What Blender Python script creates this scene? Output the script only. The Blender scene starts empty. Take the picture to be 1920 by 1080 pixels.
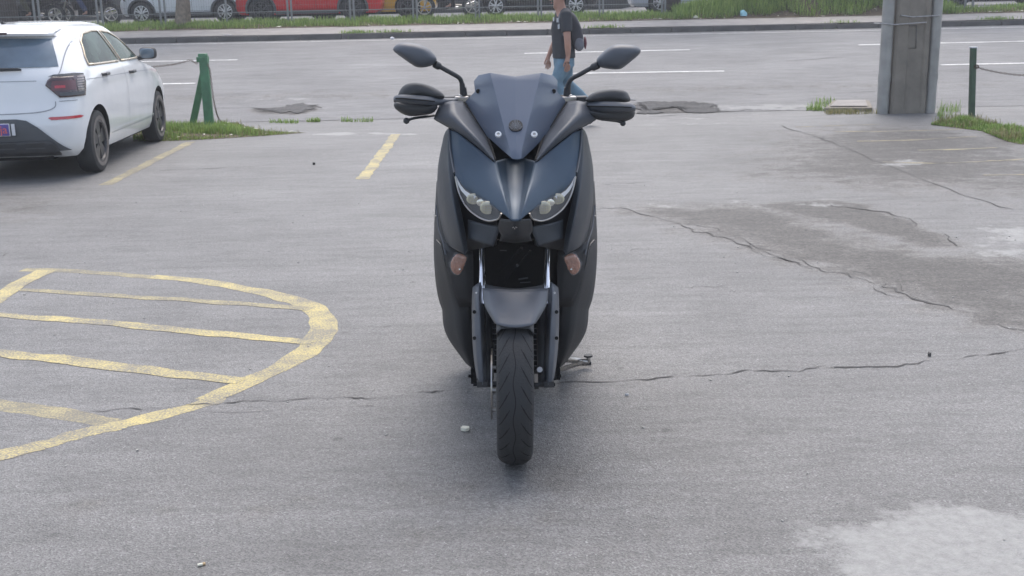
import bpy, bmesh, math, random
import numpy as np
from mathutils import Vector, Matrix
random.seed(7); RNG = np.random.default_rng(7)
SC = bpy.context.scene
COL = SC.collection

# ------------------------------------------------------------------ camera
FPX, CAMH, THETA, ROLL = 2100.0, 1.55, math.radians(14.42), 0.021
cF = Vector((0, math.cos(THETA), -math.sin(THETA)))
R0 = Vector((1, 0, 0)); U0 = Vector((0, math.sin(THETA), math.cos(THETA)))
cR = R0*math.cos(ROLL) - U0*math.sin(ROLL)
cU = U0*math.cos(ROLL) + R0*math.sin(ROLL)
CPOS = Vector((0, 0, CAMH))
cam = bpy.data.cameras.new('camera'); camo = bpy.data.objects.new('camera', cam); COL.objects.link(camo)
camo.matrix_world = Matrix(((cR.x, cU.x, -cF.x, 0), (cR.y, cU.y, -cF.y, 0), (cR.z, cU.z, -cF.z, CAMH), (0, 0, 0, 1)))
cam.sensor_width = 36; cam.lens = FPX/1920*36; cam.clip_start = .05; cam.clip_end = 600
cam.dof.use_dof = True; cam.dof.focus_distance = 3.9; cam.dof.aperture_fstop = 14
SC.camera = camo

# ------------------------------------------------------------------ light
SUN_EL, SUN_AZ = math.radians(62), math.radians(8)      # azimuth from +Y towards +X
world = bpy.data.worlds.new('World'); SC.world = world; world.use_nodes = True
wn = world.node_tree; bg = wn.nodes['Background']
sky = wn.nodes.new('ShaderNodeTexSky'); sky.sky_type = 'NISHITA'; sky.sun_disc = False
sky.sun_elevation = SUN_EL; sky.sun_rotation = SUN_AZ
sky.air_density = 1.0; sky.dust_density = 3.2; sky.ozone_density = 1.0
hs = wn.nodes.new('ShaderNodeHueSaturation'); hs.inputs['Saturation'].default_value = .68; wn.links.new(sky.outputs[0], hs.inputs['Color'])
wn.links.new(hs.outputs[0], bg.inputs[0]); bg.inputs[1].default_value = 0.15
sl = bpy.data.lights.new('sun', 'SUN'); slo = bpy.data.objects.new('sun', sl); COL.objects.link(slo)
sl.energy = .62; sl.angle = math.radians(50); sl.color = (1, .93, .84)
sdir = Vector((math.sin(SUN_AZ)*math.cos(SUN_EL), math.cos(SUN_AZ)*math.cos(SUN_EL), math.sin(SUN_EL)))
slo.rotation_euler = sdir.to_track_quat('Z', 'Y').to_euler(); slo.location = (6, 12, 14)
SC.view_settings.view_transform = 'Standard'; SC.view_settings.look = 'None'
SC.view_settings.exposure = 1.04; SC.view_settings.gamma = 1.0
SC.cycles.volume_max_steps = 64; SC.cycles.max_bounces = 8; SC.cycles.volume_bounces = 0

# ------------------------------------------------------------------ terrain and rays
Y_EDGE, Y_KERB, Y_WALK, Y_GRASS = 15.5, 27.8, 29.4, 30.7
def sstep(a, b, x):
    t = np.clip((x-a)/(b-a), 0, 1); return t*t*(3-2*t)
def terr(X, Y):
    z = np.interp(Y, [0, Y_EDGE, Y_KERB, Y_KERB+.001, Y_WALK, Y_GRASS, 200], [0, 0, .713, .835, .97, 1.1, 1.1])
    m = .62*sstep(4.3, 7.6, X)*(1-sstep(10.4, 11.6, X))*sstep(Y_WALK+.05, Y_WALK+.95, Y)
    return z + m
def ray(px, py): return cF*FPX + cR*(px-960) - cU*(py-540)
def PD(px, py, Y):
    d = ray(px, py); return CPOS + d*(Y/d.y)
def G(px, py, z=None):
    d = ray(px, py); lo, hi = .5, 34.
    f = lambda Y: (CPOS.z + d.z*Y/d.y) - float(terr(d.x*Y/d.y, Y))
    Y = lo
    while Y < 60:
        if f(Y) <= 0: break
        Y += .25
    a, b = Y-.25, Y
    for _ in range(30):
        m = (a+b)/2
        if f(m) > 0: a = m
        else: b = m
    P = CPOS + d*(b/d.y); return Vector((P.x, P.y, P.z))

# ------------------------------------------------------------------ materials
def mat(name, col=(.5,.5,.5), rough=.5, metal=0, var=.12, scale=6, bump=0, bscale=60, coat=0, spec=.5, trans=0, emit=None, alpha=1, rvar=.08):
    m = bpy.data.materials.new(name); m.use_nodes = True; N = m.node_tree.nodes; Lk = m.node_tree.links
    b = N['Principled BSDF']; b.inputs['Metallic'].default_value = metal
    b.inputs['Specular IOR Level'].default_value = spec
    b.inputs['Coat Weight'].default_value = coat; b.inputs['Coat Roughness'].default_value = .06
    b.inputs['Transmission Weight'].default_value = trans; b.inputs['Alpha'].default_value = alpha
    tc = N.new('ShaderNodeTexCoord'); nz = N.new('ShaderNodeTexNoise'); nz.inputs['Scale'].default_value = scale; nz.inputs['Detail'].default_value = 5
    Lk.new(tc.outputs['Object'], nz.inputs['Vector'])
    r = N.new('ShaderNodeMapRange'); r.inputs[1].default_value = .3; r.inputs[2].default_value = .7
    r.inputs[3].default_value = 1-var; r.inputs[4].default_value = 1+var; Lk.new(nz.outputs[0], r.inputs[0])
    mx = N.new('ShaderNodeVectorMath'); mx.operation = 'SCALE'; mx.inputs[0].default_value = col[:3]; Lk.new(r.outputs[0], mx.inputs['Scale'])
    Lk.new(mx.outputs[0], b.inputs['Base Color'])
    r2 = N.new('ShaderNodeMapRange'); r2.inputs[1].default_value = .3; r2.inputs[2].default_value = .7
    r2.inputs[3].default_value = max(0, rough-rvar*rough*2); r2.inputs[4].default_value = min(1, rough+rvar*rough*2); Lk.new(nz.outputs[0], r2.inputs[0]); Lk.new(r2.outputs[0], b.inputs['Roughness'])
    if bump:
        n2 = N.new('ShaderNodeTexNoise'); n2.inputs['Scale'].default_value = bscale; n2.inputs['Detail'].default_value = 4; Lk.new(tc.outputs['Object'], n2.inputs['Vector'])
        bp = N.new('ShaderNodeBump'); bp.inputs['Strength'].default_value = bump; bp.inputs['Distance'].default_value = .01
        Lk.new(n2.outputs[0], bp.inputs['Height']); Lk.new(bp.outputs[0], b.inputs['Normal'])
    if emit: b.inputs['Emission Color'].default_value = (*emit[:3], 1); b.inputs['Emission Strength'].default_value = emit[3]
    return m

def asphalt_mat(name, base, warm=(1,1,1), grain=1.0, road=False):
    """weathered asphalt: aggregate speckle, mottling, attribute masks 'dark' 'light' with ragged noise edges"""
    m = bpy.data.materials.new(name); m.use_nodes = True; N = m.node_tree.nodes; L = m.node_tree.links; b = N['Principled BSDF']
    tc = N.new('ShaderNodeTexCoord')
    def noise(s, det=4, rough=.55, vec=None):
        n = N.new('ShaderNodeTexNoise'); n.inputs['Scale'].default_value = s; n.inputs['Detail'].default_value = det; n.inputs['Roughness'].default_value = rough
        L.new(vec or tc.outputs['Object'], n.inputs['Vector']); return n.outputs[0]
    def mr(x, a, bb, c, d, smooth=False):
        n = N.new('ShaderNodeMapRange'); L.new(x, n.inputs[0])
        for i, v in enumerate((a, bb, c, d)): n.inputs[i+1].default_value = v
        if smooth: n.interpolation_type = 'SMOOTHSTEP'
        return n.outputs[0]
    def mth(op, x, y):
        n = N.new('ShaderNodeMath'); n.operation = op
        for i, v in enumerate((x, y)):
            if isinstance(v, (int, float)): n.inputs[i].default_value = v
            else: L.new(v, n.inputs[i])
        return n.outputs[0]
    mp = N.new('ShaderNodeMapping'); mp.inputs['Scale'].default_value = (.28, 1.3, 1); L.new(tc.outputs['Object'], mp.inputs[0])
    vo = N.new('ShaderNodeTexVoronoi'); vo.inputs['Scale'].default_value = 185; vo.inputs['Randomness'].default_value = 1; L.new(tc.outputs['Object'], vo.inputs['Vector'])
    sx = N.new('ShaderNodeSeparateColor'); L.new(vo.outputs['Color'], sx.inputs[0])
    speck = mr(sx.outputs[0], 0, 1, 1-.36*grain, 1+.36*grain)
    bright = mr(sx.outputs[1], .94, 1, 1, 1+.6*grain)
    fine = mr(noise(260, 2), .3, .7, 1-.22*grain, 1+.22*grain)
    med = mth('MULTIPLY', mr(noise(2.2, 8, .68, mp.outputs[0]), .3, .7, .85, 1.14), mr(noise(9, 6, .7, mp.outputs[0]), .38, .54, .82, 1.03))
    big = mr(noise(.6, 5, .6), .3, .7, .84, 1.14)
    v = mth('MULTIPLY', speck, fine); v = mth('MULTIPLY', v, med); v = mth('MULTIPLY', v, big); v = mth('MULTIPLY', v, bright)
    def mask(attr, s, k, lo=.14, hi=.86):
        a = N.new('ShaderNodeAttribute'); a.attribute_name = attr
        nn = mth('SUBTRACT', noise(s, 8, .68), .5)
        return mr(mth('ADD', a.outputs['Fac'], mth('MULTIPLY', nn, k)), lo, hi, 0, 1, True)
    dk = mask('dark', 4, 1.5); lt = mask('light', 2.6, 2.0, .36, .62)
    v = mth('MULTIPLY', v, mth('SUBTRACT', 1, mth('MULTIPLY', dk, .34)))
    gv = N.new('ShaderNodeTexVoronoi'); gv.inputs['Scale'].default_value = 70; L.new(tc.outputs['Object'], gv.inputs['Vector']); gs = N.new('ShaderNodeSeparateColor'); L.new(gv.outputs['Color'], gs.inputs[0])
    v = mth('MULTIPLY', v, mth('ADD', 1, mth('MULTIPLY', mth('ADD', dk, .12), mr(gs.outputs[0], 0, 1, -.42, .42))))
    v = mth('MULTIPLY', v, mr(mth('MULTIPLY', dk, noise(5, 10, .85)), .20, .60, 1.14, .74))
    v3 = N.new('ShaderNodeTexVoronoi'); v3.inputs['Scale'].default_value = 2.4; v3.inputs['Randomness'].default_value = 1; L.new(tc.outputs['Object'], v3.inputs['Vector'])
    v = mth('MULTIPLY', v, mr(mth('ADD', v3.outputs['Distance'], mth('MULTIPLY', noise(34, 6, .75), .10)), .075, .11, .62, 1))
    v = mth('MULTIPLY', v, mr(mth('MULTIPLY', dk, noise(14, 8, .75, mp.outputs[0])), .28, .56, 1, .62))
    v = mth('MULTIPLY', v, mr(noise(1.1, 10, .75, mp.outputs[0]), .60, .70, 1, 1.16))
    vm = N.new('ShaderNodeVectorMath'); vm.operation = 'SCALE'; vm.inputs[0].default_value = (base*warm[0], base*warm[1], base*warm[2]); L.new(v, vm.inputs['Scale'])
    wx = N.new('ShaderNodeMix'); wx.data_type = 'RGBA'; wx.blend_type = 'MULTIPLY'; wx.inputs[7].default_value = (1.05, .985, .91, 1); L.new(vm.outputs[0], wx.inputs[6]); L.new(dk, wx.inputs[0])
    mx = N.new('ShaderNodeMix'); mx.data_type = 'RGBA'; mx.inputs[7].default_value = (.31, .31, .30, 1)
    L.new(wx.outputs[2], mx.inputs[6]); L.new(mth('MULTIPLY', lt, mr(noise(30, 5), .3, .7, .45, .95)), mx.inputs[0])
    L.new(mx.outputs[2], b.inputs['Base Color'])
    b.inputs['Roughness'].default_value = .62 if not road else .72
    b.inputs['Specular IOR Level'].default_value = .6 if not road else .35
    bp = N.new('ShaderNodeBump'); bp.inputs['Strength'].default_value = .55; bp.inputs['Distance'].default_value = .004
    hh = mth('ADD', vo.outputs['Distance'], mth('MULTIPLY', noise(40, 5), .9)); L.new(hh, bp.inputs['Height']); L.new(bp.outputs[0], b.inputs['Normal'])
    return m

def paint_mat(name, col, wear=.5, under=(.16,.16,.165)):
    m = bpy.data.materials.new(name); m.use_nodes = True; N = m.node_tree.nodes; L = m.node_tree.links; b = N['Principled BSDF']
    tc = N.new('ShaderNodeTexCoord')
    n = N.new('ShaderNodeTexNoise'); n.inputs['Scale'].default_value = 3.2; n.inputs['Detail'].default_value = 8; n.inputs['Roughness'].default_value = .72; L.new(tc.outputs['Object'], n.inputs['Vector'])
    n2 = N.new('ShaderNodeTexNoise'); n2.inputs['Scale'].default_value = 110; n2.inputs['Detail'].default_value = 3; L.new(tc.outputs['Object'], n2.inputs['Vector'])
    ad = N.new('ShaderNodeMath'); ad.operation = 'MULTIPLY_ADD'; L.new(n2.outputs[0], ad.inputs[0]); ad.inputs[1].default_value = .9; L.new(n.outputs[0], ad.inputs[2])
    r = N.new('ShaderNodeMapRange'); L.new(ad.outputs[0], r.inputs[0]); r.inputs[1].default_value = .70+.3*wear; r.inputs[2].default_value = 1.02+.3*wear; r.inputs[3].default_value = 1; r.inputs[4].default_value = .12
    mx = N.new('ShaderNodeMix'); mx.data_type = 'RGBA'; mx.inputs[6].default_value = (*under, 1); mx.inputs[7].default_value = (*col, 1); L.new(r.outputs[0], mx.inputs[0])
    L.new(mx.outputs[2], b.inputs['Base Color']); b.inputs['Roughness'].default_value = .75
    bp = N.new('ShaderNodeBump'); bp.inputs['Strength'].default_value = .5; bp.inputs['Distance'].default_value = .003; L.new(n2.outputs[0], bp.inputs['Height']); L.new(bp.outputs[0], b.inputs['Normal'])
    return m

def leaf_mat(name, c1, c2):
    m = bpy.data.materials.new(name); m.use_nodes = True; N = m.node_tree.nodes; L = m.node_tree.links; b = N['Principled BSDF']
    a = N.new('ShaderNodeAttribute'); a.attribute_name = 'rnd'
    mx = N.new('ShaderNodeMix'); mx.data_type = 'RGBA'; mx.inputs[6].default_value = (*c1, 1); mx.inputs[7].default_value = (*c2, 1); L.new(a.outputs['Fac'], mx.inputs[0])
    L.new(mx.outputs[2], b.inputs['Base Color']); b.inputs['Roughness'].default_value = .55
    t = N.new('ShaderNodeBsdfTranslucent'); L.new(mx.outputs[2], t.inputs[0]); ms = N.new('ShaderNodeMixShader'); ms.inputs[0].default_value = .35
    L.new(b.outputs[0], ms.inputs[1]); L.new(t.outputs[0], ms.inputs[2]); L.new(ms.outputs[0], N['Material Output'].inputs[0])
    return m

M = {}
M['lot'] = asphalt_mat('lot_asphalt', .130, (1.015, 1, .985))
M['road'] = asphalt_mat('road_asphalt', .165, (1.01, 1, 1.0), .7, True)
M['walk'] = mat('sidewalk_concrete', (.29,.27,.255), .85, var=.22, scale=3, bump=.5, bscale=35)
M['kerb'] = mat('kerb_concrete', (.115,.11,.105), .9, var=.3, scale=5, bump=.5, bscale=20)
M['soil'] = mat('soil', (.10,.075,.05), .95, var=.35, scale=9, bump=.8, bscale=25)
M['conc'] = mat('pole_concrete', (.225,.20,.168), .85, var=.22, scale=4, bump=.5, bscale=40)
M['conc2'] = mat('light_concrete', (.36,.35,.33), .85, var=.2, scale=5, bump=.5, bscale=40)
M['galv'] = mat('galvanised_steel', (.335,.33,.315), .5, metal=.35, var=.18, scale=5)
M['yellow'] = paint_mat('yellow_paint', (.58,.48,.20), .20)
M['yellow2'] = paint_mat('faded_yellow_paint', (.48,.41,.21), .0, (.15,.145,.135))
M['yellow3'] = paint_mat('faint_yellow_paint', (.48,.40,.22), -.1, (.13,.125,.115))
M['white'] = paint_mat('white_paint', (.78,.78,.76), .6, (.2,.2,.2))
M['crack'] = mat('crack_dirt', (.078,.075,.072), .95, var=.4, scale=20)
M['grass'] = leaf_mat('grass_blades', (.11,.20,.035), (.36,.48,.14))
M['pothole'] = asphalt_mat('broken_asphalt', .10, (1.02, 1, .98), 1.9); _b = M['pothole'].node_tree.nodes['Principled BSDF']; _b.inputs['Roughness'].default_value = .95; _b.inputs['Specular IOR Level'].default_value = .15
M['drygrass'] = leaf_mat('dry_grass', (.14,.15,.05), (.36,.32,.16))
M['leaf'] = leaf_mat('tree_leaves', (.035,.07,.018), (.09,.14,.035))
M['bark'] = mat('bark', (.22,.18,.14), .9, var=.4, scale=9, bump=1, bscale=14)
M['darkbark'] = mat('dark_bark', (.06,.05,.045), .9, var=.4, scale=9, bump=1, bscale=14)
M['green'] = mat('green_post_paint', (.055,.17,.085), .5, var=.22, scale=9, bump=.2)
M['dkgreen'] = mat('dark_green_paint', (.045,.085,.05), .5, var=.2, scale=9, bump=.2)
M['chain'] = mat('rusty_chain', (.12,.09,.07), .7, metal=.4, var=.3, scale=40)
M['tyre'] = mat('tyre_rubber', (.028,.029,.031), .72, var=.2, scale=12, bump=.2, bscale=120)
M['groove'] = mat('tread_groove', (.008,.008,.008), .9)
M['mattenavy'] = mat('matte_navy_paint', (.046,.072,.106), .42, metal=.22, var=.12, scale=7, bump=.06, bscale=300, coat=.0)
M['cheek'] = mat('matte_graphite_paint', (.050,.058,.070), .44, metal=.15, var=.12, scale=7, bump=.06, bscale=300)
M['matte'] = mat('matte_grey_plastic', (.084,.093,.110), .48, var=.12, scale=9, bump=.06, bscale=260)
M['black'] = mat('black_plastic', (.042,.043,.046), .55, var=.12, scale=8, bump=.12, bscale=200)
M['blackdeep'] = mat('dark_frame', (.010,.010,.011), .8, spec=.2, var=.2, scale=8)
M['screen'] = mat('windscreen_acrylic', (.098,.122,.170), .34, var=.05, scale=4, coat=.15)
M['gloss'] = mat('gloss_black', (.02,.02,.022), .18, var=.05)
M['chrome'] = mat('chrome', (.82,.82,.84), .08, metal=1, var=.04)
M['steel'] = mat('brushed_steel', (.42,.40,.38), .32, metal=1, var=.15, scale=20)
M['reflector'] = mat('lamp_reflector', (.75,.73,.64), .16, metal=.75, var=.06, scale=30)
M['cream'] = mat('projector_lens', (.50,.47,.35), .10, var=.15, scale=60, coat=1)
M['amber'] = mat('smoked_amber_lens', (.34,.15,.09), .2, var=.2, scale=70, coat=1, bump=.4, bscale=120)
M['clear'] = mat('clear_polycarbonate', (.9,.9,.92), .04, trans=0, alpha=.07, spec=.8, var=0)
M['logo'] = mat('emblem_black', (.012,.012,.014), .5)
M['logol'] = mat('emblem_lines', (.16,.18,.21), .45)
M['wring'] = mat('white_washer', (.75,.76,.78), .35)
M['carwhite'] = mat('white_car_paint', (.78,.79,.80), .22, var=.015, coat=.7)
M['carred'] = mat('red_car_paint', (.60,.014,.02), .3, var=.03, coat=.25, spec=.3)
M['caryellow'] = mat('yellow_car_paint', (.66,.36,.015), .25, var=.03, coat=.7)
M['carblack'] = mat('black_car_paint', (.02,.022,.026), .2, var=.03, coat=.7)
M['carsilver'] = mat('silver_car_paint', (.44,.49,.56), .3, metal=.25, var=.03, coat=.7)
M['carpale'] = mat('pale_grey_car_paint', (.72,.76,.80), .3, var=.03, coat=.7)
M['glass'] = mat('tinted_glass', (.018,.026,.026), .04, var=.03, spec=.9, coat=.4)
M['greenreflect'] = mat('side_glass', (.040,.062,.050), .12, var=.7, scale=3.5, spec=.06)  # dark green of reflected trees put into the glass colour
M['bluereflect'] = mat('rear_glass', (.13,.18,.23), .07, var=.35, scale=2.5, spec=.8, coat=.3)  # pale blue reflection put into the glass colour
M['trim'] = mat('tan_chrome_trim', (.55,.47,.36), .3, metal=.6, var=.1)  # chrome trim, its tan reflection put into the colour
M['tail'] = mat('smoked_tail_lamp', (.05,.022,.024), .12, var=.2, scale=20, coat=1)
M['darkred'] = mat('dark_red_lens', (.10,.020,.024), .15, coat=1)
M['tailred'] = mat('red_lens', (.50,.03,.045), .15, var=.15, scale=40, coat=1)
M['tailclear'] = mat('ribbed_lens', (.24,.20,.18), .2, var=.3, scale=60, coat=1)
M['bumpgrey'] = mat('bumper_grey_plastic', (.085,.092,.10), .6, var=.08, bump=.1, bscale=200)
M['seam'] = mat('panel_gap', (.02,.02,.022), .8)
M['seamsoft'] = mat('white_panel_gap', (.30,.31,.33), .8)
M['rimdark'] = mat('dark_wheel_cover', (.055,.055,.058), .35, metal=.3, var=.1)
M['rimsilver'] = mat('silver_alloy', (.62,.63,.65), .3, metal=.7, var=.06)
M['tyrelit'] = mat('lit_tyre_wall', (.16,.145,.135), .85, var=.25, scale=20)  # lighter ring: light on the sidewall put into the colour
M['purple'] = mat('purple_plate', (.13,.10,.34), .4)
M['pink'] = mat('pink_print', (.75,.17,.16), .5)
M['plwhite'] = mat('plate_border', (.68,.68,.70), .4)
M['skin'] = mat('skin', (.42,.235,.175), .55, var=.1, scale=14)
M['hair'] = mat('dark_hair', (.03,.025,.022), .7, var=.3, scale=40, bump=.6, bscale=80)
M['jeans'] = mat('light_blue_jeans', (.14,.23,.30), .85, var=.25, scale=9, bump=.35, bscale=90)
M['navyjeans'] = mat('navy_trousers', (.045,.065,.15), .85, var=.2, scale=9, bump=.3)
M['shirt'] = mat('black_jersey', (.035,.038,.045), .75, var=.25, scale=9, bump=.4, bscale=30)
M['shirtwhite'] = mat('white_print', (.60,.62,.64), .7)
M['pack'] = mat('grey_backpack', (.16,.165,.19), .8, var=.15, scale=20, bump=.3)
M['packdark'] = mat('dark_backpack', (.045,.045,.055), .8, var=.15, bump=.3)
M['packred'] = mat('maroon_trim', (.14,.045,.055), .8)
M['shoe'] = mat('dark_shoe', (.05,.045,.045), .6)
M['bag'] = mat('blue_plastic_bag', (.36,.66,.76), .3, var=.12, scale=20, bump=.6, bscale=30)
M['paper'] = mat('pale_paper', (.74,.72,.60), .8, var=.12, scale=30)
M['fence'] = mat('grey_fence_paint', (.23,.24,.24), .6, metal=.1, var=.12)
M['brush'] = mat('dry_brush', (.15,.12,.09), .9, var=.3, scale=20)
M['wall'] = mat('dark_backdrop', (.035,.036,.034), .9, var=.3, scale=1.5)
M['bikeblack'] = mat('motorcycle_black', (.02,.02,.022), .3, var=.1, coat=.3)
M['dullred'] = mat('red_fairing', (.45,.03,.03), .25, coat=.6)
M['olive'] = mat('olive_trousers', (.075,.075,.045), .85, var=.25, scale=9)

# ------------------------------------------------------------------ object helpers
RM = {}
def setp(o, label=None, cat=None, group=None, kind=None):
    if label: o['label'] = label
    if cat: o['category'] = cat
    if group: o['group'] = group
    if kind: o['kind'] = kind
    return o
def thing(name, label, cat, loc=(0,0,0), rot=None, group=None):
    o = bpy.data.objects.new(name, None); COL.objects.link(o); o.empty_display_size = .2
    mw = Matrix.Translation(loc) @ (rot.to_4x4() if rot else Matrix.Identity(4))
    o.matrix_world = mw; RM[o.name] = mw.copy()
    return setp(o, label, cat, group)
def link(name, me, mats, parent=None, world=False, smooth=30):
    """parent: object; world: vertices are in world coordinates"""
    o = bpy.data.objects.new(name, me); COL.objects.link(o)
    if not isinstance(mats, (list, tuple)): mats = [mats]
    if not me.materials:
        for m in mats: me.materials.append(m)
    if parent is not None:
        o.parent = parent
        if world:
            root = parent
            while root.parent: root = root.parent
            me.transform(RM[root.name].inverted())
    if smooth is not None and len(me.polygons):
        me.polygons.foreach_set('use_smooth', [True]*len(me.polygons))
        me.set_sharp_from_angle(angle=math.radians(smooth))
    me.update()
    return o
class MB:
    def __init__(s): s.v = []; s.f = []; s.mi = []; s.cm = 0
    def add(s, vs, fs):
        o = len(s.v); s.v += [tuple(v) for v in vs]; s.f += [tuple(i+o for i in f) for f in fs]; s.mi += [s.cm]*len(fs); return s
    def box(s, c, size, rot=None):
        x, y, z = [a/2 for a in size]; vs = [Vector((i, j, k)) for i in (-x, x) for j in (-y, y) for k in (-z, z)]
        if rot: vs = [rot @ v for v in vs]
        c = Vector(c); vs = [v+c for v in vs]
        return s.add(vs, [(0,1,3,2),(4,6,7,5),(0,4,5,1),(2,3,7,6),(0,2,6,4),(1,5,7,3)])
    def tube(s, pts, r, n=10, cap=True, flat=1.0):
        pts = [Vector(p) for p in pts]; rs = r if isinstance(r, (list, tuple)) else [r]*len(pts)
        rings = []; up = None
        for i, p in enumerate(pts):
            t = (pts[min(i+1, len(pts)-1)] - pts[max(i-1, 0)]).normalized()
            if up is None:
                up = Vector((0,0,1)) if abs(t.z) < .9 else Vector((1,0,0))
            a = t.cross(up).normalized(); bq = a.cross(t).normalized(); up = bq
            rings.append([p + (a*math.cos(2*math.pi*k/n) + bq*math.sin(2*math.pi*k/n)*flat)*rs[i] for k in range(n)])
        vs = [v for rg in rings for v in rg]; fs = []
        for i in range(len(pts)-1):
            for k in range(n):
                k2 = (k+1) % n; fs.append((i*n+k, i*n+k2, (i+1)*n+k2, (i+1)*n+k))
        if cap: fs.append(tuple(range(n-1, -1, -1))); fs.append(tuple((len(pts)-1)*n+k for k in range(n)))
        return s.add(vs, fs)
    def lathe(s, prof, axis='x', c=(0,0,0), n=48, a0=0, a1=2*math.pi):
        """prof list of (along, radius)"""
        c = Vector(c); vs = []; closed = abs(a1-a0-2*math.pi) < 1e-6; m = n if closed else n+1
        for (h, r) in prof:
            for k in range(m):
                a = a0 + (a1-a0)*k/n; ca, sa = math.cos(a)*r, math.sin(a)*r
                vs.append(c + (Vector((h, ca, sa)) if axis == 'x' else Vector((ca, h, sa)) if axis == 'y' else Vector((ca, sa, h))))
        fs = []
        for i in range(len(prof)-1):
            for k in range(n):
                k2 = (k+1) % m; fs.append((i*m+k, i*m+k2, (i+1)*m+k2, (i+1)*m+k))
        return s.add(vs, fs)
    def grid(s, rows):
        nr, nc = len(rows), len(rows[0]); vs = [v for r in rows for v in r]
        return s.add(vs, [(i*nc+j, i*nc+j+1, (i+1)*nc+j+1, (i+1)*nc+j) for i in range(nr-1) for j in range(nc-1)])
    def sphere(s, c, r, n=12, sc=(1,1,1)):
        c = Vector(c); prof = []; vs = []; fs = []
        for i in range(n//2+1):
            ph = math.pi*i/(n//2)
            for k in range(n):
                a = 2*math.pi*k/n; vs.append(c + Vector((math.sin(ph)*math.cos(a)*r*sc[0], math.sin(ph)*math.sin(a)*r*sc[1], math.cos(ph)*r*sc[2])))
        for i in range(n//2):
            for k in range(n):
                k2 = (k+1) % n; fs.append((i*n+k, (i+1)*n+k, (i+1)*n+k2, i*n+k2))
        return s.add(vs, fs)
    def mesh(s, name):
        me = bpy.data.meshes.new(name); me.from_pydata(s.v, [], s.f); return me
    def build(s, name, mats, parent=None, world=False, smooth=30, fix=True):
        me = s.mesh(name)
        if fix:
            b = bmesh.new(); b.from_mesh(me); bmesh.ops.remove_doubles(b, verts=b.verts, dist=1e-5); bmesh.ops.recalc_face_normals(b, faces=b.faces); b.to_mesh(me); b.free()
        if any(s.mi) and len(me.polygons) == len(s.mi):
            if not isinstance(mats, (list, tuple)): mats = [mats]
            for m in mats: me.materials.append(m)
            me.polygons.foreach_set('material_index', s.mi)
        return link(name, me, mats, parent, world, smooth)
def bevel(o, w=.004, seg=2):
    m = o.modifiers.new('bevel', 'BEVEL'); m.width = w; m.segments = seg; m.limit_method = 'ANGLE'; m.angle_limit = math.radians(35); return o
def solid(o, t=.004, off=0):
    m = o.modifiers.new('solid', 'SOLIDIFY'); m.thickness = t; m.offset = off; return o
def catmull(pts, n=6):
    P = [Vector(p) for p in pts]; out = []
    for i in range(len(P)-1):
        p0 = P[max(i-1,0)]; p1 = P[i]; p2 = P[i+1]; p3 = P[min(i+2, len(P)-1)]
        for k in range(n):
            t = k/n; out.append(.5*((2*p1)+(p2-p0)*t+(2*p0-5*p1+4*p2-p3)*t*t+(3*p1-p0-3*p2+p3)*t**3))
    out.append(P[-1]); return out
def wnoise(n, sm, amp):
    a = RNG.normal(size=n+sm*2); k = np.hanning(sm*2+1); k /= math.sqrt((k**2).sum()); return np.convolve(a, k, 'same')[:n]*amp
# ------------------------------------------------------------------ setting
def seg_dist(P, poly, closed=True):
    d = np.full(P.shape[0], 1e9); n = len(poly)
    for i in range(n if closed else n-1):
        a = np.array(poly[i]); b = np.array(poly[(i+1) % n]); ab = b-a
        t = np.clip(((P-a)@ab)/(ab@ab+1e-12), 0, 1); q = a+t[:,None]*ab; d = np.minimum(d, np.hypot(*(P-q).T))
    return d
def inside(P, poly):
    r = np.zeros(P.shape[0], bool); n = len(poly); x, y = P[:,0], P[:,1]
    for i in range(n):
        x1, y1 = poly[i]; x2, y2 = poly[(i+1) % n]
        c = ((y1 > y) != (y2 > y)) & (x < (x2-x1)*(y-y1)/((y2-y1) or 1e-9)+x1); r ^= c
    return r
def pxpoly(pts): return [tuple(G(*p)[:2]) for p in pts]
def area_mask(P, pts, soft):
    poly = pxpoly(pts); d = seg_dist(P, poly); s = np.where(inside(P, poly), d, -d); return np.clip(.5+s/soft*.5, 0, 1)
def sheet(name, x0, x1, y0, y1, step, m, dz=0, masks=None, zfun=None):
    xs = np.arange(x0, x1+1e-6, step); ys = np.arange(y0, y1+1e-6, step if not isinstance(step, tuple) else step[1])
    XX, YY = np.meshgrid(xs, ys); Z = terr(XX, YY)+dz
    if zfun is not None: Z = Z + zfun(XX, YY)
    V = np.stack([XX, YY, Z], -1).reshape(-1, 3); nx, ny = len(xs), len(ys)
    i = np.arange(ny-1)[:,None]*nx + np.arange(nx-1)[None]; F = np.stack([i, i+1, i+nx+1, i+nx], -1).reshape(-1, 4)
    me = bpy.data.meshes.new(name); me.vertices.add(len(V)); me.vertices.foreach_set('co', V.ravel())
    me.loops.add(F.size); me.loops.foreach_set('vertex_index', F.ravel()); me.polygons.add(len(F))
    me.polygons.foreach_set('loop_start', np.arange(len(F))*4); me.update(calc_edges=True)
    for k in ('dark', 'light'):
        a = me.attributes.new(k, 'FLOAT', 'POINT'); val = np.zeros(len(V))
        for (pts, soft, w) in (masks or {}).get(k, []):
            val = np.maximum(val, area_mask(V[:,:2], pts, soft)*w)
        a.data.foreach_set('value', val)
    o = link(name, me, m, smooth=None); me.polygons.foreach_set('use_smooth', [True]*len(me.polygons)); o['kind'] = 'structure'; return o

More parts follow.
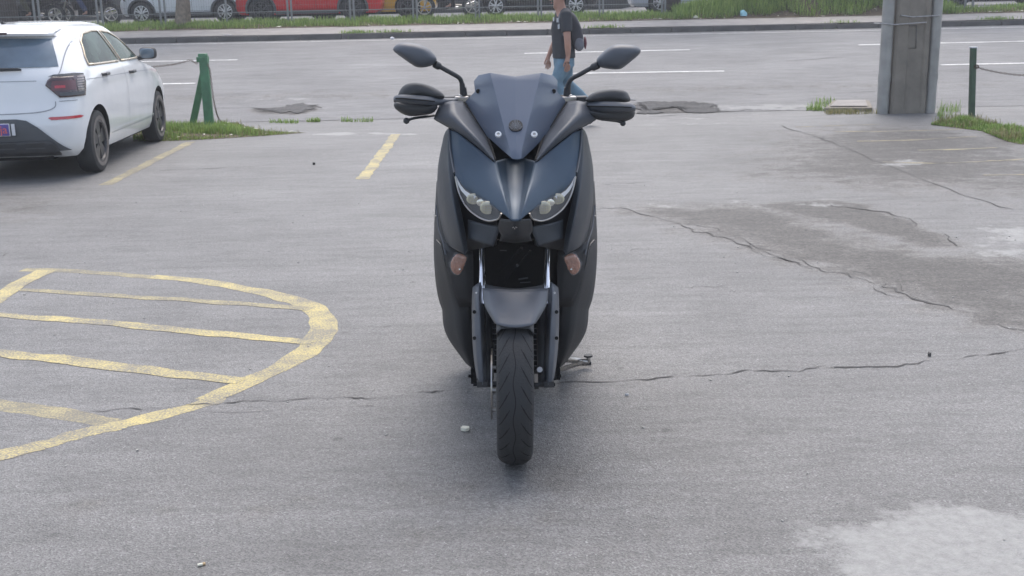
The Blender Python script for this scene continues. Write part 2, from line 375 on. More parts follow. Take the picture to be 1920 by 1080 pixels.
lot_masks = {
 'dark': [([(1165,392),(1240,408),(1300,430),(1360,445),(1420,470),(1500,492),(1600,520),(1660,540),(1740,565),(1800,590),(1860,605),(1990,625),(1990,500),(1930,488),(1800,480),(1720,472),(1640,462),(1560,430),(1480,400),(1400,384)], .42, 1),
          ([(1400,384),(1560,375),(1620,384),(1720,420),(1800,462),(1740,466),(1620,430),(1500,402)], .12, 1.0),
          ([(1400,330),(1470,250),(1600,236),(1990,250),(1990,370),(1800,360),(1600,350)], .9, .80),
          ([(100,940),(160,932),(200,950),(150,962),(105,958)], .07, .6), ([(255,952),(340,945),(350,965),(280,975)], .06, .6), ([(550,938),(610,934),(608,948),(560,952)], .05, .75), ([(468,952),(500,950),(500,966),(475,972)], .05, .7),
          ([(-60,1018),(30,1022),(20,1034),(-60,1034)], .06, .6), ([(1640,300),(1990,300),(1990,330),(1640,322)], .3, .75),
          ([(800,880),(1130,880),(1200,1000),(850,1000)], .5, .42),  # soft scooter shadow put into the ground colour below the front wheel
          ([(0,362),(70,368),(90,400),(0,420)], .3, .62)],
 'light': [([(1515,1010),(1580,965),(1700,930),(1800,950),(1990,950),(1990,1130),(1530,1130),(1600,1070)], .22, .86),
           ([(1430,1050),(1500,1015),(1560,1040),(1540,1080),(1470,1065)], .16, .62),
           ([(1275,920),(1310,922),(1300,935),(1270,935)], .05, .6),
           ([(1810,420),(1920,410),(1990,440),(1990,490),(1850,482)], .35, .62), ([(1370,372),(1600,366),(1600,388),(1400,388)], .3, .52),
           ([(1215,382),(1280,382),(1270,394),(1220,394)], .1, .6), ([(1640,300),(1760,300),(1760,312),(1640,312)], .2, .55),
           ([(1180,222),(1430,212),(1450,232),(1180,240)], .8, .42), ([(560,248),(790,248),(790,254),(560,254)], .1, .55),
           ([(1500,700),(1640,692),(1640,704),(1500,706)], .05, .55)]}
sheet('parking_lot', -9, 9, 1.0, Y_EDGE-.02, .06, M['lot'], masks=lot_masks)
def potz(X, Y):
    return np.zeros_like(X)
    z = np.zeros_like(X); P = np.stack([X.ravel(), Y.ravel()], -1)
    for pts, dep in (([(1192,196),(1215,191),(1300,191),(1330,196),(1345,210),(1320,214),(1200,217)], .06), ([(470,204),(520,203),(555,196),(585,199),(600,206),(560,215),(480,213)], .045)):
        z -= (dep*sstep(.0, .12, np.where(inside(P, pxpoly(pts)), seg_dist(P, pxpoly(pts)), 0))).reshape(X.shape)
    return z
road_masks = {'dark': [([(1192,196),(1215,191),(1300,191),(1330,196),(1345,210),(1320,214),(1200,217)], .12, 1), ([(470,204),(520,203),(555,196),(585,199),(600,206),(560,215),(480,213)], .12, 1),
                       ([(300,178),(1900,150),(1900,162),(300,192)], .6, .45)],
              'light': [([(1340,196),(1460,192),(1600,196),(1600,206),(1340,208)], .3, .66), ([(440,184),(620,180),(640,188),(440,190)], .15, .5)]}
sheet('road', -24, 24, Y_EDGE, Y_KERB, .12, M['road'], masks=road_masks, zfun=potz)
# far ground sheet to the horizon, terrain strips
def strip(name, x0, x1, ys, m, dz=0, nx=60):
    b = MB(); b.grid([[(x, y, float(terr(x, y))+dz) for x in np.linspace(x0, x1, nx)] for y in ys]); o = b.build(name, m); o['kind'] = 'structure'; return o
gb = MB()
gb.grid([[(x, y, z) for x in (-400, -9.02)] for y, z in ((-100, -.01), (Y_EDGE, -.01))])
gb.grid([[(x, y, z) for x in (9.02, 400)] for y, z in ((-100, -.01), (Y_EDGE, -.01))])
gb.grid([[(x, y, z) for x in (-9.02, 9.02)] for y, z in ((-100, -.008), (1.0, -.008))])
gb.grid([[(x, y, z) for x in (-400, 400)] for y, z in ((Y_EDGE+.3, -.35), (Y_KERB, .3), (44, 1.0), (400, 1.0))])
o = gb.build('ground', M['lot']); o['kind'] = 'structure'
strip('sidewalk', -26, 26, [Y_KERB+.15, Y_KERB+.6, Y_KERB+1.1, Y_WALK], M['walk'])
strip('verge_soil', -26, 26, np.linspace(Y_WALK, Y_GRASS+.6, 12), M['soil'], .004, 160)
strip('service_road', -30, 30, [Y_GRASS+.4, 34, 40, 46], M['road'], .008)
kerb = bpy.data.objects.new('kerb', None); COL.objects.link(kerb); kerb['kind'] = 'structure'; RM[kerb.name] = Matrix.Identity(4)
kb = MB(); kb.box((0, 0, 0), (.985, .15, .30)); k0 = kb.build('kerb_stone', M['kerb'], kerb); bevel(k0, .012)
k0.location = (-23.5, Y_KERB+.075, .685)
for i in range(1, 47):
    k = k0.copy(); COL.objects.link(k); k.location = (-23.5+i, Y_KERB+.075+random.uniform(-.012, .012), .685+random.uniform(-.012, .010)); k.rotation_euler = (0, random.uniform(-.006, .006), random.uniform(-.006, .006))

# markings -------------------------------------------------------
def ribbon(name, pts, w, m, dz=.004, rag=.006, world_pts=False, step=.03, sub=8):
    P = [Vector(p) if world_pts else G(*p) for p in pts]; P = catmull(P, sub) if len(P) > 2 else P
    # resample
    out = [P[0]]; acc = 0
    for a, b in zip(P, P[1:]):
        L = (b-a).length; n = max(1, int(L/step))
        for k in range(1, n+1): out.append(a.lerp(b, k/n))
    n = len(out); ws = np.interp(np.linspace(0, 1, n), np.linspace(0, 1, len(w)), w) if isinstance(w, (list, tuple)) else np.full(n, w)
    e1 = wnoise(n, 3, rag); e2 = wnoise(n, 3, rag); rows = []
    for i, p in enumerate(out):
        t = out[min(i+1, n-1)]-out[max(i-1, 0)]; t.z = 0; t.normalize(); s = Vector((-t.y, t.x, 0))
        a = p + s*(ws[i]/2+e1[i]); b = p - s*(ws[i]/2+e2[i])
        rows.append([(q.x, q.y, float(terr(q.x, q.y))+dz) for q in (a, p, b)])
    o = MB().grid(rows).build(name, m); o['kind'] = 'structure'; return o
YM = M['yellow']
def marks(*a, **k):
    k['dz'] = k.get('dz', .004)*.3; a = list(a); a[1] = [q*.86 for q in a[1]] if isinstance(a[1], list) else a[1]*.86
    return ribbon('yellow_marking', *a, **k)
marks([(42,506),(89,506.5),(156,509),(220,514),(300,521)], .10, M['yellow2'], dz=.0028)
marks([(285,519),(350,524),(420,534),(486,546),(544.5,561),(583,575),(603,595),(605,618),(590,645),(553,673),(467,715),(385,752)], [.10,.11,.12,.15,.17,.16,.15,.12], YM, dz=.0035)
marks([(410,745),(381,757),(300,779),(218,798),(175,807),(120,822),(78,836)], [.11,.11], M['yellow'], dz=.0025)
marks([(80,835.5),(0,853),(-90,872)], .12, YM, dz=.0045)
marks([(88,507),(40,530),(0,556),(-40,580)], [.15,.15], YM, dz=.0052)
marks([(40,543),(240,556),(400,566),(585,579)], .085, M['yellow2'], dz=.0058)
marks([(-60,583),(0,591),(200,606),(400,625),(585,643)], .095, M['yellow'], dz=.0064)
marks([(-80,649),(0,662),(233,689),(330,702),(452,715)], [.11,.12,.10], M['yellow'], dz=.0070)
marks([(-80,744),(0,758),(100,772),(212,793)], [.14,.13,.10], M['yellow2'], dz=.0015)
marks([(358,266),(290,300),(198,347)], .13, M['yellow2'], dz=.006)
marks([(742,252),(712,294),(680,336)], .13, M['yellow'], dz=.006)
for k, pts in enumerate([[(1492,238),(1650,233)], [(1563,247),(1680,246),(1815,242)], [(1607,265),(1700,263),(1830,256)], [(1720,281.5),(1800,280),(1870,277)], [(1655,303.7),(1760,306),(1930,298)], [(1845,329),(1990,326)]]):
    marks(pts, .06, M['yellow3'] if k != 3 else M['yellow2'], dz=.006, rag=.012)
def wl(pts, w=.12): return ribbon('lane_marking', pts, w, M['white'], dz=.005, rag=.003, step=.2)
def patch_sheet(pts, rag=.06):
    P = catmull([G(*q) for q in pts+[pts[0]]], 8)[:-1]; n = len(P); c = sum(P, Vector())/n; j = wnoise(n, 1, rag); V = [(c.x, c.y, float(terr(c.x, c.y))+.010)]; b = MB()
    out = [p+(p-c).normalized()*j[i] for i, p in enumerate(P)]
    for s in (.5, 1): V += [(c.x+(p.x-c.x)*s, c.y+(p.y-c.y)*s, float(terr(c.x+(p.x-c.x)*s, c.y+(p.y-c.y)*s))+.010) for p in out]
    b.add(V, [(0, 1+k, 1+(k+1)%n) for k in range(n)]+[(1+k, 1+n+k, 1+n+(k+1)%n, 1+(k+1)%n) for k in range(n)]); o = b.build('pothole', M['pothole'], smooth=None); o['kind'] = 'structure'
patch_sheet([(1205,193),(1240,191),(1300,191.5),(1330,196),(1343,208),(1320,212),(1285,211),(1287,204),(1270,200),(1235,203),(1215,208),(1200,204)])
patch_sheet([(1195,196),(1210,198),(1215,206),(1245,210),(1230,214),(1200,213)])
patch_sheet([(480,203.5),(520,203),(555,196),(583,198),(592,203),(575,208),(560,212),(520,210),(495,208)])
wl([(983,100.5),(1293,93.5)]); wl([(200,117),(445,112.5)]); wl([(1610,84.5),(1990,76)])
wl([(1040,138.5),(1358,133.5)]); wl([(150,160.5),(366,156.5)]); wl([(1765,122),(2000,117)])
wl([(-200,92),(400,82),(960,70.5),(1500,60),(2050,48)], .07)
def crack(pts, w, rag=.02, dz=.003):
    P = catmull([G(*p) for p in pts], 10); n = len(P); out = []
    j = wnoise(n, 2, rag)+wnoise(n, 6, rag*1.5)
    ws = np.maximum(wnoise(n, 3, w*.30)+w*.36*(1+.6*np.sin(np.arange(n)*.23)), w*.16); rows = []
    for i, p in enumerate(P):
        t = P[min(i+1, n-1)]-P[max(i-1, 0)]; t.z = 0; t.normalize(); s = Vector((-t.y, t.x, 0)); c = p+s*j[i]
        rows.append([(q.x, q.y, float(terr(q.x, q.y))+dz) for q in (c+s*ws[i]/2, c-s*ws[i]/2)])
    o = MB().grid(rows).build('crack', M['crack']); o['kind'] = 'structure'; return o
crack([(155,774),(250,768),(300,764),(400,757),(480,752),(560,748),(640,745),(700,746),(760,742),(820,736),(860,731),(940,729)], .011, .006, .003)
crack([(1035,722),(1200,712),(1290,705),(1380,700),(1440,698),(1530,692),(1600,688),(1700,684),(1800,672),(1860,663),(1960,648)], .013, .008)
crack([(355,775),(450,772),(560,768),(700,762)], .005, .004)
crack([(1120,393),(1170,392),(1240,408),(1300,430),(1360,445),(1420,470),(1500,492),(1600,520),(1660,540),(1740,565),(1800,590),(1860,605),(1990,625)], .018, .02)
crack([(1250,415),(1330,428),(1400,452),(1450,480),(1520,505)], .008, .016)
crack([(1470,478),(1540,506),(1590,512),(1650,548),(1720,560)], .008, .016)
crack([(1560,384),(1640,400),(1710,425),(1780,462)], .02, .03)
crack([(1180,470),(1215,468),(1240,472)], .008, .01)
crack([(1380,440),(1450,470),(1540,492),(1640,520),(1700,545)], .008, .014)
crack([(1465,236),(1510,250),(1540,260)], .03, .01); crack([(1540,260),(1600,258),(1680,255)], .016, .01)
crack([(1540,260),(1600,285),(1700,325),(1800,360),(1900,392)], .016, .012)
crack([(1125,345),(1200,342),(1260,338)], .012, .008); crack([(300,320),(400,316),(500,310),(580,305)], .016, .012)
crack([(640,225),(560,228),(480,229)], .05, .02); crack([(1100,222),(1250,217),(1400,209)], .03, .02)
crack([(1340,208),(1380,208),(1420,206),(1480,207),(1540,208)], .06, .015)
crack([(1190,196),(1220,190.5),(1300,190.5),(1335,197),(1346,209)], .055, .01, .005)
crack([(470,203),(520,203),(560,195),(590,198),(605,203)], .06, .012, .005); crack([(405,203),(430,203),(450,204)], .05, .01)
crack([(1410,177),(1440,178),(1480,176),(1640,172)], .04, .01); crack([(660,160),(1900,128)], .0, .0) if 0 else None
crack([(1400,121),(1500,113),(1600,107)], .03, .02); crack([(640,615),(700,612),(760,610)], .006, .006)
crack([(1285,540),(1330,538),(1400,536)], .006, .008); crack([(0,480),(20,475),(40,470)], .01, .008); crack([(1180,930),(1184,960),(1186,990)], .0, .0) if 0 else None

# pebbles and grit on the asphalt
def grit():
    b = MB(); r = RNG
    for i in range(420):
        x = r.uniform(-3.4, 3.4); y = r.uniform(2.6, 9.5); s = abs(r.normal())*.0022+.0015
        if abs(x) > y*.48: continue
        rot = Matrix.Rotation(r.uniform(0, 6), 3, 'Z'); b.box((x, y, s*.35), (s*2, s*1.3, s), rot)
    o = b.build('grit', M['conc2'], smooth=None, fix=False); setp(o, 'pale grit and small stones scattered over the grey asphalt', 'grit', kind='stuff')
grit()

# grass ----------------------------------------------------------
def blades(name, P, h, w, m, label, lean=.5, cat='grass', parent=None, hf=None):
    n = len(P); P = np.asarray(P, float); r = RNG; hs = h*(.3+r.random(n)**1.4*1.1)*(hf if hf is not None else 1); a = r.random(n)*6.283; ln = (r.random(n)**1.5)*lean*hs
    d = np.stack([np.cos(a), np.sin(a), np.zeros(n)], -1); s = np.stack([-np.sin(a), np.cos(a), np.zeros(n)], -1)
    up = np.array([0, 0, 1.]); ww = (w*(.6+r.random(n)*.8))[:,None]
    b0 = P - s*ww/2; b1 = P + s*ww/2; mid = P + d*(ln*.35)[:,None] + up*(hs*.6)[:,None]; m0 = mid - s*ww*.4; m1 = mid + s*ww*.4; t = P + d*ln[:,None]*1.15 + up*(hs*(1-.35*ln/np.maximum(hs,1e-6)))[:,None]
    V = np.stack([b0, b1, m1, m0, t], 1).reshape(-1, 3); k = np.arange(n)[:,None]*5
    LI = np.concatenate([k+np.array([0,1,2,3]), k+np.array([3,2,4])], 1).ravel()
    me = bpy.data.meshes.new(name); me.vertices.add(len(V)); me.vertices.foreach_set('co', V.ravel())
    me.loops.add(len(LI)); me.loops.foreach_set('vertex_index', LI); me.polygons.add(2*n)
    ls = np.stack([np.arange(n)*7, np.arange(n)*7+4], 1).ravel(); me.polygons.foreach_set('loop_start', ls); me.update(calc_edges=True)
    at = me.attributes.new('rnd', 'FLOAT', 'POINT'); at.data.foreach_set('value', np.repeat(r.random(n), 5))
    o = link(name, me, m, parent, smooth=None); setp(o, label, cat, kind='stuff'); return o
def scatter_poly(poly, n, clump=None):
    poly = np.array(poly); lo, hi = poly.min(0), poly.max(0); out = []
    while sum(map(len, out)) < n:
        P = lo + RNG.random((n*2, 2))*(hi-lo); P = P[inside(P, [tuple(q) for q in poly])]
        if clump:
            q = np.sin(P[:,0]*clump+np.sin(P[:,1]*clump*1.7)*2)+np.sin(P[:,1]*clump*1.3+1+P[:,0]*clump*.6); P = P[RNG.random(len(P)) < .35+.33*q]
        out.append(P)
    P = np.concatenate(out)[:n]; return np.column_stack([P, terr(P[:,0], P[:,1])])
pA = pxpoly([(250,234),(320,233),(440,231),(470,239),(500,247),(575,249),(480,256),(400,261),(330,264),(250,266)])
def edgef(P, poly, soft): return np.clip(seg_dist(P[:,:2], poly)/soft, .22, 1)
def soil_patch(poly):
    c = np.mean(poly, 0); q = [Vector((x, y, 0)) for x, y in poly]; b = MB(); V = [(v.x, v.y, float(terr(v.x, v.y))+.003) for v in q]; b.add(V, [tuple(range(len(V)))]); o = b.build('soil', M['soil'], smooth=None); o['kind'] = 'structure'
soil_patch(pA)
Pa = scatter_poly(pA, 8500, 5); blades('grass', Pa, .105, .007, M['grass'], 'patch of bright green grass around the foot of the green A-frame post', hf=edgef(Pa, pA, .35))
blades('dry_grass', scatter_poly(pA, 1500, 5), .07, .007, M['drygrass'], 'dry straw among the grass at the foot of the A-frame post')
pB = pxpoly([(1745,234),(1780,222),(1830,224),(1880,238),(1990,248),(1990,285),(1890,266),(1840,246)])
soil_patch(pB)
Pb = scatter_poly(pB, 11000, 4); blades('grass', Pb, .15, .008, M['grass'], 'grass patch around the single green post at the right edge', .9, hf=edgef(Pb, pB, .45))
Pb = scatter_poly(pB, 1800, 3); blades('dry_grass', Pb, .09, .007, M['drygrass'], 'dry straw among the grass around the post at the right edge', 1.2)
pC = pxpoly([(1755,214),(1765,207),(1800,208),(1800,224),(1760,226)])
blades('weeds', scatter_poly(pC, 150, 3), .15, .007, M['grass'], 'tall thin weeds growing at the foot of the utility pole', .9, 'weeds')
pD = pxpoly([(1512,208),(1530,194),(1565,193),(1570,200),(1545,209)])
blades('weeds', scatter_poly(pD, 260, 5), .10, .009, M['grass'], 'grass tuft at the left edge of the concrete cover slab', .9, 'weeds')
pE = pxpoly([(1545,211),(1650,208),(1655,214),(1550,215)])
blades('weeds', scatter_poly(pE, 420, 6), .07, .008, M['drygrass'], 'low dry weeds along the front of the concrete cover slab', .9, 'weeds')
for (a, b, c, d) in ((505,560,229,232), (575,600,227,229), (640,700,226,229)):
    blades('weeds', scatter_poly(pxpoly([(a,c),(b,c),(b,d),(a,d)]), 160, 8), .06, .008, M['grass'], 'small weeds in the joint of the pavement edge between post and scooter' , .9, 'weeds').__setitem__('group', 'small weeds in the pavement joint')
def verge_pts(n, x0, x1, y0=Y_WALK, y1=Y_GRASS+.05, cl=2.2):
    P = np.column_stack([x0+RNG.random(n)*(x1-x0), y0+RNG.random(n)**.8*(y1-y0)])
    edge = y0+.12+.1*np.sin(P[:,0]*2.1)+.08*np.sin(P[:,0]*5.3+1)
    q = np.sin(P[:,0]*cl*2+np.sin(P[:,1]*3)*2)+np.sin(P[:,1]*4+P[:,0]*cl)
    P = P[(P[:,1] > edge) & (RNG.random(n) < .62+.25*q)]
    return np.column_stack([P, terr(P[:,0], P[:,1])])
blades('verge_grass', verge_pts(52000, -16, 4.6), .14, .013, M['grass'], 'long strip of green grass below the fence along the far sidewalk')
blades('tall_grass', verge_pts(44000, 4.4, 11.6, Y_WALK+.05, Y_GRASS+.4), .26, .014, M['grass'], 'tall green grass on the raised bank left of the utility pole', .8)
blades('verge_grass', verge_pts(14000, 11.5, 20), .12, .013, M['grass'], 'short grass strip on the far verge to the right of the utility pole')
vp = verge_pts(9000, -16, 20, Y_WALK-.02, Y_WALK+.45)
blades('dry_grass', vp, .09, .014, M['drygrass'], 'dry grass and straw along the back edge of the far sidewalk')
for (px, py, n) in ((670,64,300), (735,63,160), (1135,53,200), (1855,33,260), (1578,42,90)):
    c = G(px, py); P = RNG.normal(size=(n, 2))*np.array([.22, .07]) + np.array([c.x, Y_KERB+.2]); 
    blades('weeds', np.column_stack([P, terr(P[:,0], P[:,1])]), .08, .012, M['grass'], {670:'wide weed tuft on the far kerb behind the left mirror',735:'small weed tuft on the far kerb just above the left mirror',1135:'weed tuft on the far kerb above the right mirror',1855:'weed tuft on the far kerb right of the utility pole',1578:'sparse weed tuft on the far kerb just left of the utility pole'}[px], 1, 'weeds')
# leaf litter on the bank edge
def litter(P, s, m, label):
    b = MB()
    for p in P:
        rot = Matrix.Rotation(random.uniform(0, 6.28), 3, 'Z') @ Matrix.Rotation(random.uniform(-.5, .5), 3, 'X'); q = s*random.uniform(.5, 1.3)
        vs = [rot @ Vector(v) for v in ((-q, 0, 0), (0, -q*.45, .1*q), (q, 0, .15*q), (0, q*.45, .1*q))]; b.add([v+Vector(p)+Vector((0, 0, .02)) for v in vs], [(0, 1, 2, 3)])
    o = b.build('leaf_litter', m, smooth=None, fix=False); setp(o, label, 'leaves', kind='stuff')
P = verge_pts(700, -6, 14, Y_WALK-.1, Y_WALK+.4); litter(P, .05, M['paper'], 'pale dead leaves and litter along the edge of the grassy verge')
litter(scatter_poly(pA, 60), .03, M['paper'], 'dead leaves lying in the grass near the A-frame post')
P = verge_pts(500, 12.0, 14.2, Y_WALK+.1, Y_GRASS-.2); litter(P, .09, M['brush'], 'heap of dry brush on the verge right of the utility pole')
# ------------------------------------------------------------------ utility pole, posts, slab
pb = G(1701, 213); PY = pb.y
up = thing('utility_pole', 'tall concrete utility pole with a steel conduit strapped on each side', 'utility pole', (pb.x, pb.y+.2, 0))
def pxw(px0, px1, py, Y): a = PD(px0, py, Y); b = PD(px1, py, Y); return (b-a).length, (a+b)/2
w, c = pxw(1671, 1736, 200, PY)
b = MB(); c0 = Vector((c.x, PY+.2, 0)); w2 = w/2
def hshape(z, k):      # concrete section with a shallow recess in its face
    hw, hd = w2*k, .20*k
    return [(c0.x-hw, PY+.2-hd+.03, z), (c0.x-hw+.03, PY+.2-hd, z), (c0.x-hw*.28, PY+.2-hd, z), (c0.x-hw*.22, PY+.2-hd+.02, z), (c0.x+hw*.62, PY+.2-hd+.02, z), (c0.x+hw*.68, PY+.2-hd, z), (c0.x+hw-.03, PY+.2-hd, z), (c0.x+hw, PY+.2-hd+.03, z), (c0.x+hw, PY+.2+hd, z), (c0.x-hw, PY+.2+hd, z)]
rings = [hshape(z, 1.03-.03*z) for z in np.linspace(-.05, 8, 12)]
n = 10; b.add([v for r in rings for v in r], [(i*n+k, i*n+(k+1)%n, (i+1)*n+(k+1)%n, (i+1)*n+k) for i in range(11) for k in range(n)] + [tuple(range(110, 120))])
bevel(b.build('shaft', M['conc'], up, True, smooth=25), .006)
for (a0, a1) in ((1647, 1669), (1737, 1757)):
    w, c = pxw(a0, a1, 205, PY); x = c.x; b = MB()
    b.tube([(x, PY+.07, -.02), (x, PY+.07, 1), (x, PY+.07, 3), (x, PY+.07, 7)], w/2, 24)
    for z in (.42, 2.4): b.tube([(x, PY+.07, z), (x, PY+.07, z+.10)], w/2+.006, 24)
    b.build('conduit', M['galv'], up, True)
for (y0, y1, xa, xb) in ((44, 42, 1650, 1737), (29, 29, 1690, 1762)):
    b = MB(); A = PD(xa, y0, PY-.035); B_ = PD(xb, y1, PY-.035)
    b.tube([A+Vector((-.02,.16,0)), A, A.lerp(B_, .3)+Vector((0,0,-.02)), B_, B_+Vector((.02,.12,0))], .009, 6); b.build('strap', M['steel'], up, True)
q = [PD(*p, PY+.0175) for p in ((1692, 50), (1717, 49), (1716, 88), (1691, 89))]
b = MB(); b.add(q + [v+Vector((0,.02,0)) for v in q], [(0,1,2,3), (0,1,5,4), (1,2,6,5), (2,3,7,6), (3,0,4,7)]); bevel(b.build('patch_plate', M['conc'], up, True), .004)
b = MB(); b.tube([PD(1690.5, 49, PY+.012), PD(1718.5, 48, PY+.012), PD(1717.5, 90, PY+.012), PD(1689.5, 91, PY+.012), PD(1690.5, 49, PY+.012)], .006, 5); b.build('patch_edge', M['kerb'], up, True)

q = [G(*p) for p in ((1545, 209), (1636, 209), (1630, 194), (1562, 194.5))]
sb = thing('cover_slab', 'cracked flat concrete cover slab on the ground just left of the utility pole', 'slab', sum(q, Vector())/4)
b = MB(); b.add([v+Vector((0,0,-.02)) for v in q]+[v+Vector((0,0,.05)) for v in q], [(4,5,6,7),(0,1,5,4),(1,2,6,5),(2,3,7,6),(3,0,4,7)]); bevel(b.build('slab', M['conc'], sb, True), .012)
b = MB(); c = [v.lerp(sum(q, Vector())/4, .22)+Vector((0,0,.052)) for v in q]; b.add(c, [(0,1,2,3)]); b.add([v+Vector((0,0,.012)) for v in c], [(0,1,2,3)]); b.build('lid', M['walk'], sb, True)

# green posts and chains
A = G(393, 239); Bq = G(357, 236); T = PD(381, 104, (A.y+Bq.y)/2+.05)
pt = thing('a_frame_post', 'green A-frame post of two splayed square bars, chain hanging from its capped top', 'post', (A+Bq)/2)
def bar(p, q, w, d): 
    t = (q-p).normalized(); s = Vector((1,0,0)); s = (s - t*s.dot(t)).normalized(); u = t.cross(s); b = MB()
    vs = [e + s*i*w/2 + u*j*d/2 for e in (p, q) for i, j in ((-1,-1),(1,-1),(1,1),(-1,1))]
    return b.add(vs, [(0,3,2,1),(4,5,6,7),(0,1,5,4),(1,2,6,5),(2,3,7,6),(3,0,4,7)])
T1 = T+Vector((.01,-.03,0)); bevel(bar(A-Vector((0,0,.04)), T1, .115, .07).build('front_leg', M['green'], pt, True), .006)
bevel(bar(Bq+Vector((0,.06,-.04)), T+Vector((0,.06,-.12)), .085, .06).build('rear_leg', M['green'], pt, True), .006)
b = MB(); b.box(T+Vector((-.01,.0,-.05)), (.13,.16,.07)); b.box(T+Vector((-.005,0,.005)), (.10,.12,.04)); bevel(b.build('cap', M['green'], pt, True), .006)
def chain(name, pts, label, r=.010, parentless=True):
    P = catmull([Vector(p) for p in pts], 16); L = [0]
    for a, c in zip(P, P[1:]): L.append(L[-1]+(c-a).length)
    n = int(L[-1]/.030); b = MB(); Pa = np.array(P)
    def at(s): return Vector([float(np.interp(s, L, Pa[:,k])) for k in range(3)])
    for i in range(n):
        p, q = at(i*.030), at(i*.030+.038); t = (q-p).normalized(); s = Vector((0,1,0)) if i % 2 else t.cross(Vector((0,1,0))).normalized()
        b.tube([p, p.lerp(q,.2)+s*r*.9, p.lerp(q,.8)+s*r*.9, q, p.lerp(q,.8)-s*r*.9, p.lerp(q,.2)-s*r*.9, p], r*.38, 4, cap=False)
    o = b.build(name, M['chain']); return setp(o, label, 'chain')
y = A.y
chain('chain', [PD(70,150,y+2.0), PD(285,125.5,y), PD(330,120,y), PD(357,112.5,y), PD(362,116,y), PD(372,120,y)], 'rusty chain running left from the A-frame post behind the white hatchback')
chain('chain', [PD(389,120,y-.1), PD(393,130,y-.12), PD(397,160,y-.12), PD(403,200,y-.14), G(413,232)+Vector((0,0,.04)), G(430,239)+Vector((0,0,.02))], 'loose chain hanging down the right side of the A-frame post into the grass')
Gp = G(1822, 219); tp = thing('green_post', 'slim dark green square post at the right edge with a chain hooked to it', 'post', Gp)
Tt = PD(1825, 90, Gp.y); bevel(bar(Gp-Vector((0,0,.05)), Tt, .065, .065).build('post_shaft', M['dkgreen'], tp, True), .004)
b = MB(); b.box(Tt+Vector((0,0,.008)), (.078,.078,.014)); b.build('cap', M['plwhite'], tp, True)
b = MB(); b.lathe([(-.006,.028),(.006,.028),(.006,.016),(-.006,.016)], 'y', PD(1831,125,Gp.y-.04), 12); b.build('hook', M['chain'], tp, True)
chain('chain', [PD(1831,125,Gp.y-.04), PD(1845,130,Gp.y-.04), PD(1880,137,Gp.y-.04), PD(1925,141,Gp.y-.04), PD(2000,135,Gp.y-.04)], 'rusty chain sagging right from the slim dark green post')

# small litter
def scrap(name, px, py, w, d, h, m, label, cat):
    c = G(px, py); b = MB(); n = 9
    top = [c+Vector((math.cos(2*math.pi*k/n)*w/2*random.uniform(.7,1.1), math.sin(2*math.pi*k/n)*d/2*random.uniform(.7,1.1), h*random.uniform(.4,1)+.006)) for k in range(n)]
    bot = [Vector((v.x, v.y, c.z+.002)) for v in top]; b.add(top+bot+[c+Vector((0,0,h*1.2))], [(k,(k+1)%n,n+(k+1)%n,n+k) for k in range(n)]+[(k,(k+1)%n,2*n) for k in range(n)])
    o = b.build(name, m, smooth=40); return setp(o, label, cat)
scrap('paper_scrap', 872, 807, .036, .03, .012, M['paper'], 'small crumpled pale paper scrap on the asphalt left of the front tyre', 'litter')
scrap('paper_scrap', 1175, 742, .020, .008, .004, M['plwhite'], 'tiny white scrap on the asphalt right of the scooter', 'litter')
scrap('stone', 1743, 668, .018, .02, .014, M['crack'], 'small dark stone beside the long crack on the right', 'stone')
scrap('pebble', 589, 309, .03, .04, .02, M['crack'], 'dark pebble on the lot between the two yellow parking lines', 'pebble')
scrap('plastic_bag', 1394, 30, .21, .18, .13, M['bag'], 'crumpled light blue plastic bag at the foot of the grassy bank', 'bag')
scrap('paper_scrap', 1305, 34, .16, .1, .06, M['paper'], 'pale torn paper in the grass left of the blue bag', 'litter')
scrap('paper_scrap', 735, 73.5, .10, .08, .05, M['plwhite'], 'white scrap against the far kerb above the left mirror', 'litter')
scrap('cardboard_scrap', 752, 34, .45, .15, .05, M['paper'], 'long pale flattened litter in the grass below the yellow car', 'litter')
scrap('paper_scrap', 427, 66, .22, .08, .01, M['plwhite'], 'flat white paper on the far sidewalk below the red car', 'litter')
scrap('paper_scrap', 1792, 16, .30, .12, .05, M['plwhite'], 'white litter in the dry brush right of the utility pole', 'litter')
c = G(378, 1061); cb = thing('cigarette_butt', 'pale cigarette butt lying on the asphalt at the bottom left', 'cigarette butt', c)
b = MB(); d = Vector((.010,.0045,0)); b.tube([c-d+Vector((0,0,.005)), c+d*.3+Vector((0,0,.005))], .0042, 10); b.build('paper', M['paper'], cb, True)
b = MB(); b.tube([c+d*.3+Vector((0,0,.005)), c+d+Vector((0,0,.005))], .0043, 10); b.build('filter', mat('filter_tan', (.5,.36,.2), .8), cb, True)

# ------------------------------------------------------------------ fence across the road
FY = Y_GRASS-.45; H = 1.9
fn = thing('mesh_fence', 'grey metal mesh fence on doubled posts along the far verge', 'fence', (0, FY, 0))
def fx(px): return PD(px, 30, FY).x
def fz(x): return float(terr(x, FY))
postpx = [-52, -43, 65, 74, 183, 192, 301, 310, 425, 540, 547, 657, 664, 775, 782, 892, 899, 1009, 1015, 1124, 1131, 1241, 1247]
xs = [fx(p) for p in postpx]
p0 = MB().box((0,0,H/2), (.044,.05,H)).build('post', M['fence'], fn)
for i, x in enumerate(xs):
    o = p0 if i == 0 else p0.copy()
    if i: COL.objects.link(o); 
    o.location = (x, 0, fz(x)-.05)
b = MB(); x0, x1 = xs[0], xs[-1]; nb = int((x1-x0)/.065)
for i in range(nb):
    x = x0+(i+.5)*.065; z = fz(x); b.add([(x-.0016, 0, z+.05), (x+.0016, 0, z+.05), (x+.0016, .0, z+H), (x-.0016, .0, z+H)], [(0,1,2,3)])
